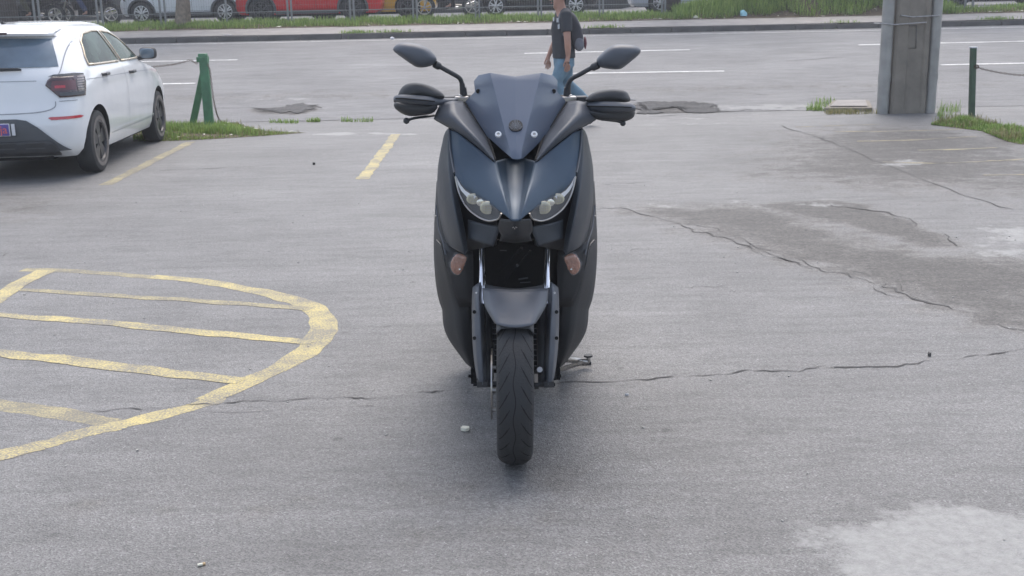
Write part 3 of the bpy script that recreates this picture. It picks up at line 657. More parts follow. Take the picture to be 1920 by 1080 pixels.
for z in np.arange(.08, H, .20): b.tube([(x0, .006, 1.06+z), (x1, .006, 1.06+z)], .0018, 4)
o = b.build('wire_mesh', M['fence'], fn, smooth=None, fix=False); o['kind'] = 'stuff'
for z in (.30, H-.05):
    b = MB(); b.tube([(x0, -.02, 1.08+z), (x1, -.02, 1.08+z)], .012, 6); b.build('rail', M['fence'], fn)
fr = thing('mesh_fence', 'short run of grey mesh fence beyond the verge right of the utility pole', 'fence', (0, FY, 0))
xr = [fx(p) for p in (1776, 1808, 1822, 1935, 1945)]
for x in xr:
    o = p0.copy(); COL.objects.link(o); o.parent = fr; o.location = (x, 0, fz(x)-.05)
b = MB()
for i in range(int((xr[-1]-xr[0])/.065)):
    x = xr[0]+(i+.5)*.065; z = fz(x); b.add([(x-.0026, 0, z+.05), (x+.0026, 0, z+.05), (x+.0026, 0, z+H), (x-.0026, 0, z+H)], [(0,1,2,3)])
o = b.build('wire_mesh', M['fence'], fr, smooth=None, fix=False); o['kind'] = 'stuff'

# trees
def tree(px, py, w, h, label, m, crown=True, lean=.1, Y=None, seed=1):
    rr = random.Random(seed); c = G(px, py) if Y is None else PD(px, py, Y); c.z = float(terr(c.x, c.y))
    t = thing('tree', label, 'tree', c); b = MB(); n = 18; pts = [Vector((lean*z/h+.05*math.sin(z*2), .04*math.cos(z*1.3), z)) for z in np.linspace(-.1, h, 12)]
    rings = []
    for i, p in enumerate(pts):
        r = w/2*(1.0-.45*i/11+(.28 if i == 0 else .08 if i == 1 else 0)); rings.append([p+Vector((math.cos(2*math.pi*k/n), math.sin(2*math.pi*k/n), 0))*r*(1+.10*math.sin(k*2.1+i*.4)+.07*math.sin(k*5+i)) for k in range(n)])
    b.add([v for q in rings for v in q], [(i*n+k, i*n+(k+1)%n, (i+1)*n+(k+1)%n, (i+1)*n+k) for i in range(11) for k in range(n)]); b.build('trunk', m, t, smooth=60)
    if crown:
        tips = []; b = MB()
        for k in range(7):
            a = k*.9+rr.random(); e = pts[-2]+Vector((math.cos(a)*rr.uniform(1,2.0), math.sin(a)*rr.uniform(1,2.0), rr.uniform(.8,2.4))); mid = pts[-2].lerp(e, .5)+Vector((0,0,.3)); b.tube(catmull([pts[-2], mid, e], 4), [w*.22*(1-.8*i/8) for i in range(9)], 7); tips += [mid, e]
        b.build('limbs', m, t)
        C = RNG.normal(size=(9000, 3))*np.array([.55,.55,.4]); C += np.array([tuple(tips[rr.randrange(len(tips))]) for _ in range(9000)])
        R = RNG.normal(size=(9000, 3, 3)); R /= np.linalg.norm(R, axis=2, keepdims=True); s = .07
        V = np.stack([C+R[:,0]*s, C+R[:,1]*s*.6, C-R[:,0]*s, C-R[:,1]*s*.6], 1).reshape(-1, 3)
        me = bpy.data.meshes.new('crown'); me.vertices.add(len(V)); me.vertices.foreach_set('co', V.ravel()); me.loops.add(36000); me.loops.foreach_set('vertex_index', np.arange(36000)); me.polygons.add(9000); me.polygons.foreach_set('loop_start', np.arange(9000)*4); me.update(calc_edges=True)
        at = me.attributes.new('rnd', 'FLOAT', 'POINT'); at.data.foreach_set('value', np.repeat(RNG.random(9000), 4)); link('crown', me, M['leaf'], t, smooth=None)
    return t
tree(342, 50, .36, 3.6, 'pale rough tree trunk on the verge in front of the white crossover', M['bark'], seed=3)
tree(12, 48, .50, 4.0, 'dark thick tree trunk at the top left corner above the hatchback roof', M['darkbark'], Y=Y_GRASS-.1, seed=5)
tree(1258, 17, .42, 3.8, 'dark tree trunk behind the fence beside the silver car', M['darkbark'], Y=Y_GRASS+.15, lean=.02, seed=8)
tree(1775, 8, .34, 3.6, 'dark tree trunk beyond the verge just right of the utility pole', M['darkbark'], Y=Y_GRASS+.3, lean=.02, seed=9)
w_ = MB(); w_.box((-3, 47, 3.0), (90, .4, 4.4)); wo = thing('backdrop_wall', 'added dark backdrop for trees and shadow on the far side of the service road', 'wall', (-3, 47, 1)); w_.build('wall', M['wall'], wo, True)  # added backdrop, dark to stand for trees and shadow between the cars
# ------------------------------------------------------------------ scooter
CT = G(965, 864); CT.y += .02; YC = CT.y
lean = Matrix.Rotation(ROLL, 3, 'Y')
sc = thing('scooter', 'matte navy and black maxi scooter facing the camera on its side stand', 'scooter', CT, lean)
XC = CT.x
def p(px, py, d): return PD(px, py, YC+d)
def crease(o, cols=(), rows=(), nr=0, nc=0):
    me = o.data; bm = bmesh.new(); bm.from_mesh(me); L = bm.edges.layers.float.get('crease_edge') or bm.edges.layers.float.new('crease_edge')
    Lv = bm.verts.layers.float.get('crease_vert') or bm.verts.layers.float.new('crease_vert'); bm.verts.ensure_lookup_table()
    for e in bm.edges:
        a, b_ = sorted(v.index for v in e.verts)
        if len(e.link_faces) == 1: e[L] = 1
        elif b_-a == 1 and a//nc in rows: e[L] = .9
        elif b_-a == nc and a % nc in cols: e[L] = .9
    for v in bm.verts:
        if len(v.link_edges) == 2: v[Lv] = 1
    bm.to_mesh(me); bm.free()
def pgrid(name, rows, m, parent=None, mirror=False, sub=2, t=.004, cols=(), crows=(), smooth=30, bev=0, fixed=False):
    out = []
    for s in ((0, 1) if mirror else (0,)):
        R = [[p(1933-q[0] if s else q[0], q[1], q[2]) for q in r] for r in rows]
        b = MB().grid(R); o = b.build(name, m, parent or sc, True, smooth=smooth if sub == 0 else 180, fix=False)
        me = o.data
        # orient towards the camera
        if len(me.polygons):
            c = sum((Vector(v.co) for v in me.vertices), Vector())/len(me.vertices); nn = sum((f.normal*f.area for f in me.polygons), Vector()); 
            if nn.y > 0: me.flip_normals()
        crease(o, cols, crows, len(rows), len(rows[0]))
        if sub: mm = o.modifiers.new('sub', 'SUBSURF'); mm.levels = mm.render_levels = sub
        if t: solid(o, t, -1)
        if bev: bevel(o, bev, 2)
        out.append(o)
    return out if mirror else out[0]
def pillow(name, outline, d, bulge, thick, m, parent=None, n=6, dfun=None, back=True, smooth=50, sub=1, flatc=.0):
    df = dfun or (lambda x, y: d)
    cx = sum(q[0] for q in outline)/len(outline); cy = sum(q[1] for q in outline)/len(outline)
    K = len(outline); V = []; rings = [(1, 0), (.93, .45), (.75, .78), (.45, .95), (.12, 1)]
    for s, h in rings:
        for (x, y) in outline:
            X, Y = cx+(x-cx)*s, cy+(y-cy)*s; V.append(p(X, Y, df(X, Y)-bulge*h))
    F = [(i*K+k, i*K+(k+1)%K, (i+1)*K+(k+1)%K, (i+1)*K+k) for i in range(len(rings)-1) for k in range(K)] + [tuple((len(rings)-1)*K+k for k in range(K))]
    if back:
        o = len(V)
        for (s, h) in ((.98, .6), (.86, 1)):
            for (x, y) in outline: X, Y = cx+(x-cx)*s, cy+(y-cy)*s; V.append(p(X, Y, df(X, Y)+thick*h))
        F += [(k, o+k, o+(k+1)%K, (k+1)%K) for k in range(K)] + [(o+k, o+K+k, o+K+(k+1)%K, o+(k+1)%K) for k in range(K)] + [tuple(o+K+k for k in range(K-1, -1, -1))]
    b = MB().add(V, F); ob = b.build(name, m, parent or sc, True, smooth=smooth)
    if sub: mm = ob.modifiers.new('sub', 'SUBSURF'); mm.levels = mm.render_levels = sub
    return ob
mirx = lambda pts: [(1933-x, *r) for x, *r in pts]

# front wheel (local coordinates: x right, y back, z up)
RW = .275
prof = [(-.046,.188),(-.056,.200),(-.0605,.222),(-.0600,.240),(-.054,.2545),(-.044,.2640),(-.028,.2715),(-.010,.2748),(.010,.2748),(.028,.2715),(.044,.2640),(.054,.2545),(.0600,.240),(.0605,.222),(.056,.200),(.046,.188)]
fw = thing_part = None
def part_empty(name, parent, loc):
    o = bpy.data.objects.new(name, None); COL.objects.link(o); o.parent = parent; o.location = loc; o.empty_display_size = .1; return o
def scooter_wheel(yloc, disc):
    w = part_empty('wheel', sc, (0, yloc, RW))
    MB().lathe(prof, 'x', n=96).build('tyre', M['tyre'], w, smooth=50)
    b = MB().lathe([(-.044,.190),(-.046,.182),(-.030,.176),(.030,.176),(.046,.182),(.044,.190),(.03,.186),(-.03,.186),(-.044,.190)], 'x', n=64); b.lathe([(-.05,.03),(-.05,.0),],'x'); b.lathe([(-.055,.035),(.055,.035)],'x',n=24)
    for k in range(5):
        a = k*2*math.pi/5; R = Matrix.Rotation(a, 3, 'X'); b.box(R @ Vector((0,0,.105)), (.03,.028,.15), R)
    b.build('rim', M['black'], w)
    if disc:
        b = MB().lathe([(-.081,.075),(-.081,.122),(-.076,.122),(-.076,.075),(-.081,.075)], 'x', n=64); b.build('brake_disc', M['steel'], w)
    # tread grooves hugging the crown
    b = MB(); px_, rr = [q[0] for q in prof[2:14]], [q[1] for q in prof[2:14]]
    def tp(x, a, off=.0006): r = np.interp(x, px_, rr)+off; return Vector((x, -math.cos(a)*r, math.sin(a)*r))
    def gro(path, w_):
        rows = []
        for i, (x, a) in enumerate(path):
            x2, a2 = path[min(i+1, len(path)-1)]; x1, a1 = path[max(i-1, 0)]; dx, da = x2-x1, (a2-a1)*.27; L = math.hypot(dx, da) or 1; nx, na = -da/L, dx/L
            ww = w_*(.5+.5*math.sin(math.pi*(i+.3)/(len(path)-.4))) if len(path) < 30 else w_
            rows.append([tp(x+nx*ww/2, a+na*ww/2/.27), tp(x-nx*ww/2, a-na*ww/2/.27)])
        b.grid(rows)
    N_ = 360; gro([(.004*math.sin(a*2*math.pi/N_*14)-.003, a*2*math.pi/N_) for a in range(N_+1)], .0026)
    for k in range(28):
        a = k*2*math.pi/28
        gro([(-.056+.030*t, a+.16*t+.05*t*t) for t in np.linspace(0, 1, 9)], .0030)
        gro([(.056-.030*t, a+.06+.16*t+.05*t*t) for t in np.linspace(0, 1, 9)], .0030)
        gro([(-.034+.016*t, a+.13+.12*t) for t in np.linspace(0, 1, 6)], .0022)
        gro([(.034-.016*t, a+.19+.12*t) for t in np.linspace(0, 1, 6)], .0022)
        gro([(-.0598+.009*t, a+.1+.02*t) for t in np.linspace(0, 1, 4)], .0022); gro([(.0598-.009*t, a+.02*t) for t in np.linspace(0, 1, 4)], .0022)
    b.build('tread', M['groove'], w, smooth=None)
    return w
scooter_wheel(0, True); w2 = scooter_wheel(1.53, False)
# fork legs and chrome stanchions
def locz(z): return .49*(z-RW)
for s in (-1, 1):
    x = s*.100
    MB().tube([(x, locz(.25)+.02, .262), (x, locz(.58)+.01, .58)], .023, 16).build('fork_slider', M['black'], sc)
for (xa, xb) in ((898, 911), (1018.5, 1031.5)):
    q1 = p((xa+xb)/2, 527, .145); q2 = p((xa+xb)/2+.2, 455, .235); w = (p(xb, 500, .18)-p(xa, 500, .18)).length/2
    MB().tube([q1+(q1-q2)*.6, q1, q2, q2+(q2-q1)*.6], w, 24).build('fork_tube', M['chrome'], sc, True)
b = MB(); b.tube([(-.10, 0, RW), (.10, 0, RW)], .010, 12); b.tube([(.068, 0, RW), (.082, 0, RW)], .018, 6); b.build('axle', M['black'], sc)
b = MB(); b.box((-.094, .085, .34), (.045, .075, .10)); b.box((-.078,.05,.30), (.012,.05,.05)); bevel(b.build('brake_caliper', M['black'], sc), .008)
for (yy, zz, rr) in ((-.05,.20,.008),(0,.335,.007),(-.02,.26,.012)): MB().tube([(-.077,yy,zz),(-.064,yy,zz)], rr, 8).build('disc_bolt', M['steel'], sc)
b = MB(); b.tube([p(1012, 693, -.02), p(1012, 697, .02)], .010, 8); b.box(p(1005, 705, .0), (.012, .05, .03)); b.build('speed_sensor', M['steel'], sc, True)
def fcov(mirror):
    rows = [[(886,539,.145),(893,533,.115),(899,530,.105),(902,529,.115)],
     [(884.4,560,.115),(891,560,.07),(897,560,.055),(905,571,.095)],
     [(884.4,607,.09),(890,603,.03),(900,595,.015),(909.5,582,.07)],
     [(885.5,640,.06),(892,640,.0),(902,640,-.012),(910,630,.04)],
     [(888.6,679,.04),(895,680,-.03),(905,680,-.038),(912,680,.01)],
     [(895.6,719,.02),(899,721,-.032),(906,721.5,-.036),(912,720,-.0)]]
    return rows
pgrid('fork_cover', fcov(0), M['matte'], mirror=True, sub=2, t=.006, cols=(1,2))
for s in (0, 1):
    for (x, y, d) in ((889.5, 585, .035), (889.5, 634, -.003)):
        x = 1933-x if s else x; q = p(x, y, d); q2 = p(x, y, d-.006); MB().tube([q, q2], .0065, 12).build('cover_bolt', M['groove'], sc, True)
    for (x, y, d) in ((893, 549, .07),):
        x = 1933-x if s else x; q = p(x, y, d); MB().tube([q, p(x, y, d-.009)], .0035, 8).build('reflector_stud', M['steel'], sc, True)
    # lower clamp ends
    x = 1933-904 if s else 904; q = p(x, 716, -.005); MB().box(q, (.035,.06,.02)).build('fork_foot', M['black'], sc, True)
# fender hugging the wheel
AX = Vector((XC, YC, RW))
def circ(px, py, r):
    d = ray(px, py); lo, hi = YC-r, YC
    best = None
    for Y in np.linspace(YC-r, YC+.02, 200):
        z = CAMH+d.z*Y/d.y; rr = math.hypot(Y-YC, z-RW)
        if best is None or abs(rr-r) < best[0]: best = (abs(rr-r), Y)
    return best[1]-YC
def cr(px, py, r, e=0): return (px, py, circ(px, py, r)+e)
rows = [[cr(904,540,.30,.06), cr(919,541,.305,.02), cr(966,544,.320), cr(1011,541,.305,.02), cr(1029,540,.30,.06)],
 [cr(905.5,570,.30,.055), cr(921,567,.303,.015), cr(966,570,.317), cr(1010,567,.303,.015), cr(1027.5,570,.30,.055)],
 [cr(917,590,.298,.05), cr(924,590,.302,.012), cr(966,593,.313), cr(1007,590,.302,.012), cr(1015,590,.298,.05)],
 [cr(927,606,.296,.035), cr(931,608,.30,.006), cr(966,616,.308), cr(1001,608,.30,.006), cr(1005,606,.296,.035)]]
pgrid('front_fender', rows, M['matte'], sub=2, t=.005, cols=(1,3))
rows = [[(901,531,.14),(920,535,.12),(966,543,.08),(1011,535,.12),(1031,531,.14)], [(903,543,.12),(919,545,.10),(966,548,.05),(1011,545,.10),(1029,543,.12)], [(905,560,.14),(919,556,.13),(966,556,.12),(1011,556,.13),(1027,560,.14)]]
pgrid('fender_bridge', rows, M['black'], sub=2, t=.005)
b = MB(); b.lathe([(-.056,.22),(-.060,.262),(-.046,.284),(0,.290),(.046,.284),(.060,.262),(.056,.22)], 'x', (0,0,RW), 30, math.radians(40), math.radians(122)); solid(b.build('fender_liner', M['black'], sc), .003)

# windscreen
def rayplane(px, py, P0, nrm):
    d = ray(px, py); t = (P0-CPOS).dot(nrm)/d.dot(nrm); return CPOS+d*t
wT, wB = p(966, 143, .325), p(968, 297, .098); wN = cR.cross(wT-wB).normalized()
def splane(s):
    f = (lambda x: 1933-x) if s else (lambda x: x)
    A = rayplane(f(919), 137, wT, wN); B_ = rayplane(f(957), 285, wT, wN); C = p(f(890.6), 172, .375); return A, (A-B_).cross(C-B_).normalized()
rowsW = []
for (o1, r1, cy, r2, o2) in [((897,141),(919,136.5),(965.5,143),(1014.5,136.5),(1038,142)), ((888.5,152),(922.5,151),(966,152),(1011,151),(1045.5,151)), ((890.6,172),(928,172),(966,172),(1005.5,172),(1045,172)), ((872.3,190),(932.5,190),(966.5,190),(1001,190),(1061.5,190)),
  ((892.5,223),(941,223),(967,223),(992.5,223),(1042,223)), ((912.7,255),(949.2,255),(967.5,255),(984.5,255),(1022.5,255)), ((939,279),(955.4,279),(968.5,279),(978.5,279),(1000,279)), ((960,297),(960.5,297.3),(969.5,298),(977.5,297.3),(981,297))]:
    L_, R_ = splane(0), splane(1)
    rowsW.append([rayplane(*o1, *L_), rayplane(*r1, wT, wN), rayplane(*cy, wT, wN)-Vector((0,.006,0)), rayplane(*r2, wT, wN), rayplane(*o2, *R_)])
wo = MB().grid(rowsW).build('windscreen', M['screen'], sc, True, smooth=1.5, fix=False)
if sum((f.normal for f in wo.data.polygons), Vector()).y > 0: wo.data.flip_normals()
solid(wo, .004, -1)
bevel(wo, .0012, 2)
# mounting screws: two dark upper, two white ringed lower
for (x, y, d) in ((896.6,171,.372),(1038.3,171,.372)):
    q = rayplane(x, y, *splane(0 if x < 966 else 1))-Vector((0,.001,0)); MB().lathe([(0,.0),( -.005,.0),(-.006,.004),(-.004,.0075),(0,.008)][1:], 'y', q, 16).build('screw', M['groove'], sc, True)
tilt = Matrix.Rotation(math.radians(-32), 3, 'X')
for (x, y, d) in ((934.3,252,.205),(1001.7,252,.205)):
    q = rayplane(x, y, wT, wN)-Vector((0,.004,0))
    for pr, mm, nm in (([(-.003,.0048),(-.006,.0055),(-.006,.0100),(.0,.0115),(.004,.0105)], 'wring', 'screw_washer'), ([(-.004,.0002),(-.005,.004),(.0,.0052)], 'steel', 'screw')):
        b = MB().lathe(pr, 'y', (0,0,0), 24); b.v = [tuple(q + tilt @ Vector(v)) for v in b.v]; b.build(nm, M[mm], sc, True)
# emblem: black roundel with three crossed tuning forks
O = rayplane(967, 236, wT, wN)-Vector((0,.0055,0)); U = cR.copy(); Wd = wT-wB; Wd = (Wd-U*Wd.dot(U)).normalized(); Nn = U.cross(Wd).normalized()
if Nn.y > 0: Nn = -Nn
def em(x, y, h): return O + U*x + Wd*y + Nn*h
r = .0235
b = MB(); b.add([em(0,0,.0045)]+[em(r*math.cos(2*math.pi*k/40), r*math.sin(2*math.pi*k/40), .0042) for k in range(40)]+[em(r*math.cos(2*math.pi*k/40), r*math.sin(2*math.pi*k/40), -.002) for k in range(40)], [(0,1+k,1+(k+1)%40) for k in range(40)]+[(1+k,41+k,41+(k+1)%40,1+(k+1)%40) for k in range(40)])
emb = b.build('emblem', M['logo'], sc, True)
b = MB()
def seg(x0, y0, x1, y1, w):
    dx, dy = x1-x0, y1-y0; L = math.hypot(dx, dy); nx, ny = -dy/L*w/2*1.25, dx/L*w/2*1.25
    b.add([em(x0+nx,y0+ny,.0052), em(x1+nx,y1+ny,.0052), em(x1-nx,y1-ny,.0052), em(x0-nx,y0-ny,.0052)], [(0,1,2,3)])
for a in (90, 210, 330):
    ca, sa = math.cos(math.radians(a)), math.sin(math.radians(a)); f = lambda u, v: (u*ca-v*sa, u*sa+v*ca)
    seg(*f(0, 0), *f(r*.98, 0), .0013)
    for s in (-1, 1):
        seg(*f(r*.22, s*r*.0), *f(r*.36, s*r*.22), .0012); seg(*f(r*.36, s*r*.22), *f(r*.95, s*r*.22), .0013)
    g = math.radians(a+60); seg(0, 0, r*.55*math.cos(g), r*.55*math.sin(g), .0012)
    for s in (-1, 1): seg(r*.3*math.cos(g), r*.3*math.sin(g), r*.8*math.cos(g+s*.3), r*.8*math.sin(g+s*.3), .0012)
b.build('emblem_lines', M['logol'], sc, True, smooth=None, fix=False)

# shoulder wings beside the screen
wing = [[(825,194,.36),(849,188.5,.335),(869.5,190.5,.40)], [(812.4,223.5,.33),(848,214,.255),(886,214,.35)], [(840,239.5,.30),(868,237,.205),(899,236,.30)],
 [(862,250,.255),(887,255,.175),(913,256.5,.245)], [(895,276,.20),(908,277,.15),(921,279,.19)], [(926,301.5,.135),(927.8,302.5,.13),(929.5,300.5,.135)]]
pgrid('shoulder_panel', wing, M['matte'], mirror=True, sub=2, t=.006, cols=(1,), crows=(1,))
for s in (0, 1):
    f = lambda q: p(1933-q[0] if s else q[0], q[1], q[2])
    MB().tube(catmull([f(q) for q in ((842,241,.305),(863,252,.258),(895,278.5,.195),(926,303,.137))], 6), .0038, 8).build('panel_gap', M['groove'], sc, True)
    MB().tube(catmull([f(q) for q in ((870,192,.395),(892,224,.325),(914,257,.245),(929,300,.135))], 6), .0035, 8).build('panel_gap', M['groove'], sc, True)
# back side of the wings so they read as solid from the side
pgrid('shoulder_lining', [[(826,195,.37),(868,191,.41)], [(815,223,.36),(885,214,.36)], [(842,239,.45),(898,236,.45)], [(864,249,.5),(911,256,.5)]], M['black'], mirror=True, sub=1, t=.01)
# dark cavity under the screen
pgrid('screen_base', [[(866,192,.42),(966,186,.40),(1067,192,.42)], [(905,258,.27),(966,256,.27),(1028,258,.27)], [(914,270,.235),(967,283,.22),(1019,270,.235)], [(932,312,.20),(967,312,.30),(1001,312,.20)]], M['blackdeep'], sub=1, t=.01)
# nose: blue panels and central channel
nose = [[(841,240,.31),(859,249.5,.255),(895,277.5,.19),(929.5,304,.132)], [(843.5,272,.275),(861.5,280,.225),(901,311,.14),(937,335,.075)],
 [(848,304,.215),(866,318,.175),(906,345,.09),(944.5,362,.005)], [(852.5,327,.17),(871,344,.14),(913,369,.045),(951,388,-.045)], [(855,333,.165),(876.5,358.5,.125),(924,385,.01),(957.5,412.5,-.075)]]
pgrid('nose_panel', nose, M['mattenavy'], mirror=True, sub=3, t=.005, cols=(1,))
chn = [[(929.5,302,.136),(948,297,.225),(967,295,.265),(985,297,.225),(1004,302,.136)], [(937,335,.077),(950,334,.135),(966.5,334,.160),(983,334,.135),(996,335,.077)], [(944.5,362,.007),(955,362,.046),(966.5,362,.060),(978,362,.046),(988.5,362,.007)],
 [(951,388,-.043),(958,388,-.026),(966.5,388,-.020),(975,388,-.026),(982,388,-.043)], [(957.5,412.5,-.073),(962,413,-.070),(966.5,413.5,-.068),(971,413,-.070),(975.5,412.5,-.073)]]
pgrid('nose_channel', chn, M['mattenavy'], sub=3, t=.005, cols=(1,3))
# side cheeks
chk = [[(842,240,.315),(839,242,.325),(835,246,.35),(829,262,.42),(834,262,.64)], [(847,300,.245),(840,300,.25),(829,301,.30),(818.5,304,.43),(824,304,.68)],
 [(851.5,330,.195),(843,337,.19),(830,338,.245),(816.5,340,.41),(822,340,.68)], [(863,389,.16),(852,391,.13),(835,390,.195),(817,384,.39),(823,384,.68)],
 [(873.5,434,.15),(863,440,.112),(846,436,.165),(826,436,.33),(832,436,.62)], [(877,471,.16),(872,477,.15),(856,470,.165),(836,457,.26),(840,456,.5)]]
pgrid('side_panel', chk, M['cheek'], mirror=True, sub=3, t=.006, cols=(0,1))
# light edge strip above each headlamp
for s in (0, 1):
    f = lambda q: p(1933-q[0] if s else q[0], q[1], q[2]); MB().tube(catmull([f(q) for q in ((842,243,.300),(844,275,.262),(848,304,.21),(852,324,.168))], 5), .0035, 8).build('edge_trim', M['matte'], sc, True)
# headlamps
def hd(x): return .165+(x-853)/(941-853)*(-.045-.165)
HO = [(852.8,328),(858,337),(863,346.7),(875.8,358.5),(899,368),(924,384),(940.8,399.4),(936,410.5),(926,414.5),(915,415.5),(896.7,407.8),(875.8,389.7),(862,363),(855,342)]
for s in (0, 1):
    fx_ = (lambda x: 1933-x) if s else (lambda x: x); out = [(fx_(x), y) for x, y in HO]; D = lambda X, Y, o=0: hd(fx_(X))+o
    h = pillow('headlight', out, 0, -.012, .02, M['black'], dfun=lambda X, Y: D(X, Y, .012), sub=0)
    pgrid('lamp_backing', [[(fx_(848),320,.30),(fx_(880),340,.22),(fx_(930),380,.12)],[(fx_(848),400,.26),(fx_(880),420,.17),(fx_(930),430,.12)],[(fx_(856),470,.28),(fx_(884),470,.24),(fx_(930),460,.16)]], M['black'], sub=1, t=.005)
    pillow('lamp_lens', out, 0, .007, .0, M['clear'], h, dfun=lambda X, Y: D(X, Y, -.002), back=False, sub=1)
    q = lambda x, y, o=0: p(fx_(x), y, hd(x)+o)
    MB().tube(catmull([q(x, y, -.004) for x, y in ((853.5,331),(861,362),(875,388.5),(896,406.3),(915,414),(927,413),(935.5,409.5),(940,400))], 5), .0030, 8).build('lamp_trim', M['steel'], h, True)
    b = MB(); b.grid([[q(854,329,.004), q(856,332,.003)],[q(857.5,345,.004), q(863,346,.003)],[q(865,358,.004), q(872,357,.003)],[q(875,369,.005), q(881,363,.004)],[q(888,374,.007), q(893,368,.006)]]); mm = b.build('daylight_strip', M['wring'], h, True)
    for (x, y, rx, ry, n) in ((914.5,389.5,14.5,12.5,'projector'),(888,373,13.5,10.5,'projector'),(902,380,9,7,'projector')):
        c = q(x, y, .009 if x != 902 else .011); rr = rx/560
        MB().sphere(c, rr, 22, (1,.18,ry/rx)).build(n, M['cream' if x != 902 else 'reflector'], h, True)
        if x != 902:
            b = MB()
            for k in (-.6, -.3, 0, .3, .6): b.box(c+Vector((rr*k, -rr*.19*math.sqrt(1-k*k)-.0004, 0)), (.0011,.0012,rr*1.3*math.sqrt(1-k*k)*ry/rx))
            for k in (-.4, 0, .4): b.box(c+Vector((0, -rr*.19*math.sqrt(1-k*k)-.0004, rr*k*ry/rx)), (rr*1.5*math.sqrt(1-k*k),.0012,.0011))
            b.build('lens_rib', M['steel'], h, True)
# chin
pgrid('chin_panel', [[(877,412,.15),(905,421,.09),(938,424,.05)], [(877,431,.15),(906,436,.09),(933,438,.05)], [(877.5,447,.14),(905,456,.085),(924,462.5,.07)]], M['cheek'], mirror=True, sub=2, t=.005)
pgrid('chin_centre', [[(937,411,-.02),(957,413,-.06),(967,414.5,-.062),(976,413,-.06),(996,411,-.02)], [(932,430,.0),(955,430,-.04),(967,431,-.045),(978,430,-.04),(1001,430,.0)], [(940,441,.03),(955,443,-.0),(967,444,-.01),(978,443,-.0),(994,441,.03)], [(936,452,.09),(955,455,.07),(967,456,.06),(978,455,.07),(998,452,.09)]], M['black'], sub=2, t=.005, crows=(2,))
b = MB(); c = p(965, 427, -.058)
for s in (-1, 1): b.box(c+Vector((s*.005,0,.001)), (.006,.004,.0025), Matrix.Rotation(s*.5, 3, 'Y'))
b.box(c+Vector((0,0,-.003)), (.003,.004,.004)); b.build('front_badge', M['steel'], sc, True)
# dark internals between the fork tubes
pgrid('radiator_cover', [[(880,445,.26),(912,450,.20),(966,455,.17),(1020,450,.20),(1053,445,.26)], [(880,485,.29),(912,490,.25),(966,492,.22),(1020,490,.25),(1053,485,.29)], [(882,540,.33),(912,545,.31),(966,545,.30),(1020,545,.31),(1051,540,.33)], [(886,690,.40),(912,700,.38),(966,700,.38),(1020,700,.38),(1046,690,.40)]], M['blackdeep'], sub=2, t=.01)
b = MB(); b.tube([p(935,510,.21), p(955,490,.17), p(978,465,.14)], .006, 8); b.tube([p(945,530,.22), p(965,505,.19), p(995,470,.15)], .005, 8); b.build('brake_hose', M['blackdeep'], sc, True)
b = MB(); b.tube([p(937,469.5,.15), p(950,470,.15)], .0018, 6); b.tube([p(972,524,.2), p(990,521,.2)], .003, 6); b.tube([p(975,530,.2), p(995,529,.2)], .002, 6); b.tube([p(970,497,.19), p(970,498,.17)], .005, 8); b.build('bracket', M['black'], sc, True)
b = MB()
for k in range(14): z = 556+k*10; b.tube([p(915, z, .30), p(1018, z, .30)], .0022, 5)
b.build('radiator_fins', M['black'], sc, True)
# turn signals
TS = [(855,470.5),(867,474.5),(879,480),(873,494),(866,511),(859.4,519),(850,515),(845,508.5),(840,493)]
for s in (0, 1):
    out = [(1933-x, y) if s else (x, y) for x, y in TS]; h = pillow('turn_signal', out, .20, .012, .04, M['clear'], sub=0, smooth=60)
    ins = [((x-859)*.93+859.5, (y-494)*.93+494) for x, y in TS]; ins = [(1933-x, y) if s else (x, y) for x, y in ins]
    pillow('bulb_reflector', ins, .200, .008, .02, M['amber'], h, sub=1)
    for k in range(5):
        x = 852+k*4; x = 1933-x if s else x; MB().tube([p(x, 482+k, .193), p(x, 508-k*.6, .193)], .0010, 5).build('lens_rib', M['amber'], h, True)
    c = p(1933-862 if s else 862, 505, .188); MB().sphere(c, .0045, 8).build('bulb', M['reflector'], h, True)
# surround behind the signals
pgrid('signal_surround', [[(832,452,.27),(850,468,.26),(886,470,.26)],[(834,490,.27),(850,497,.25),(888,490,.25)],[(842,525,.29),(860,530,.28),(888,530,.28)],[(860,575,.33),(872,575,.33),(888,575,.33)]], M['black'], mirror=True, sub=1, t=.006)
# black leg shields
leg = [[(842,330,.46),(830,332,.47),(818,340,.52),(824,340,.95)], [(840,385,.40),(826,385,.42),(815.5,385,.50),(822,385,.95)], [(838,448,.31),(824,450,.35),(812,448,.46),(820,448,.97)], [(862,515,.335),(838,505,.33),(813,500,.46),(821,500,.98)],
 [(880,560,.36),(852,550,.35),(818.5,556,.46),(827,556,1.0)], [(884,585,.37),(858,580,.36),(828.5,581,.46),(837,581,1.0)], [(886,625,.39),(862,622,.37),(829.5,622,.46),(838,622,1.0)], [(887,665,.42),(872,662,.40),(853,655,.47),(860,655,1.0)], [(888,692,.50),(884,690,.49),(873,681,.52),(880,680,1.0)]]
pgrid('leg_shield', leg, M['black'], mirror=True, sub=2, t=.006, cols=(1,2), crows=(5,))
for s in (0, 1):
    f = lambda q: p(1933-q[0] if s else q[0], q[1], q[2])
    MB().tube(catmull([f(q) for q in ((817.5,385,.43),(820,405,.40),(823,430,.355),(830,452,.30),(836,478,.255))], 5), .003, 8).build('edge_trim', M['matte'], sc, True)
    MB().tube(catmull([f(q) for q in ((819,450,.38),(828,462,.34),(834,490,.30),(843,518,.31))], 5), .0025, 8).build('edge_trim', M['gloss'], sc, True)
    c = f((817.5,405,.40)); MB().sphere(c, .004, 8).build('screw', M['steel'], sc, True)
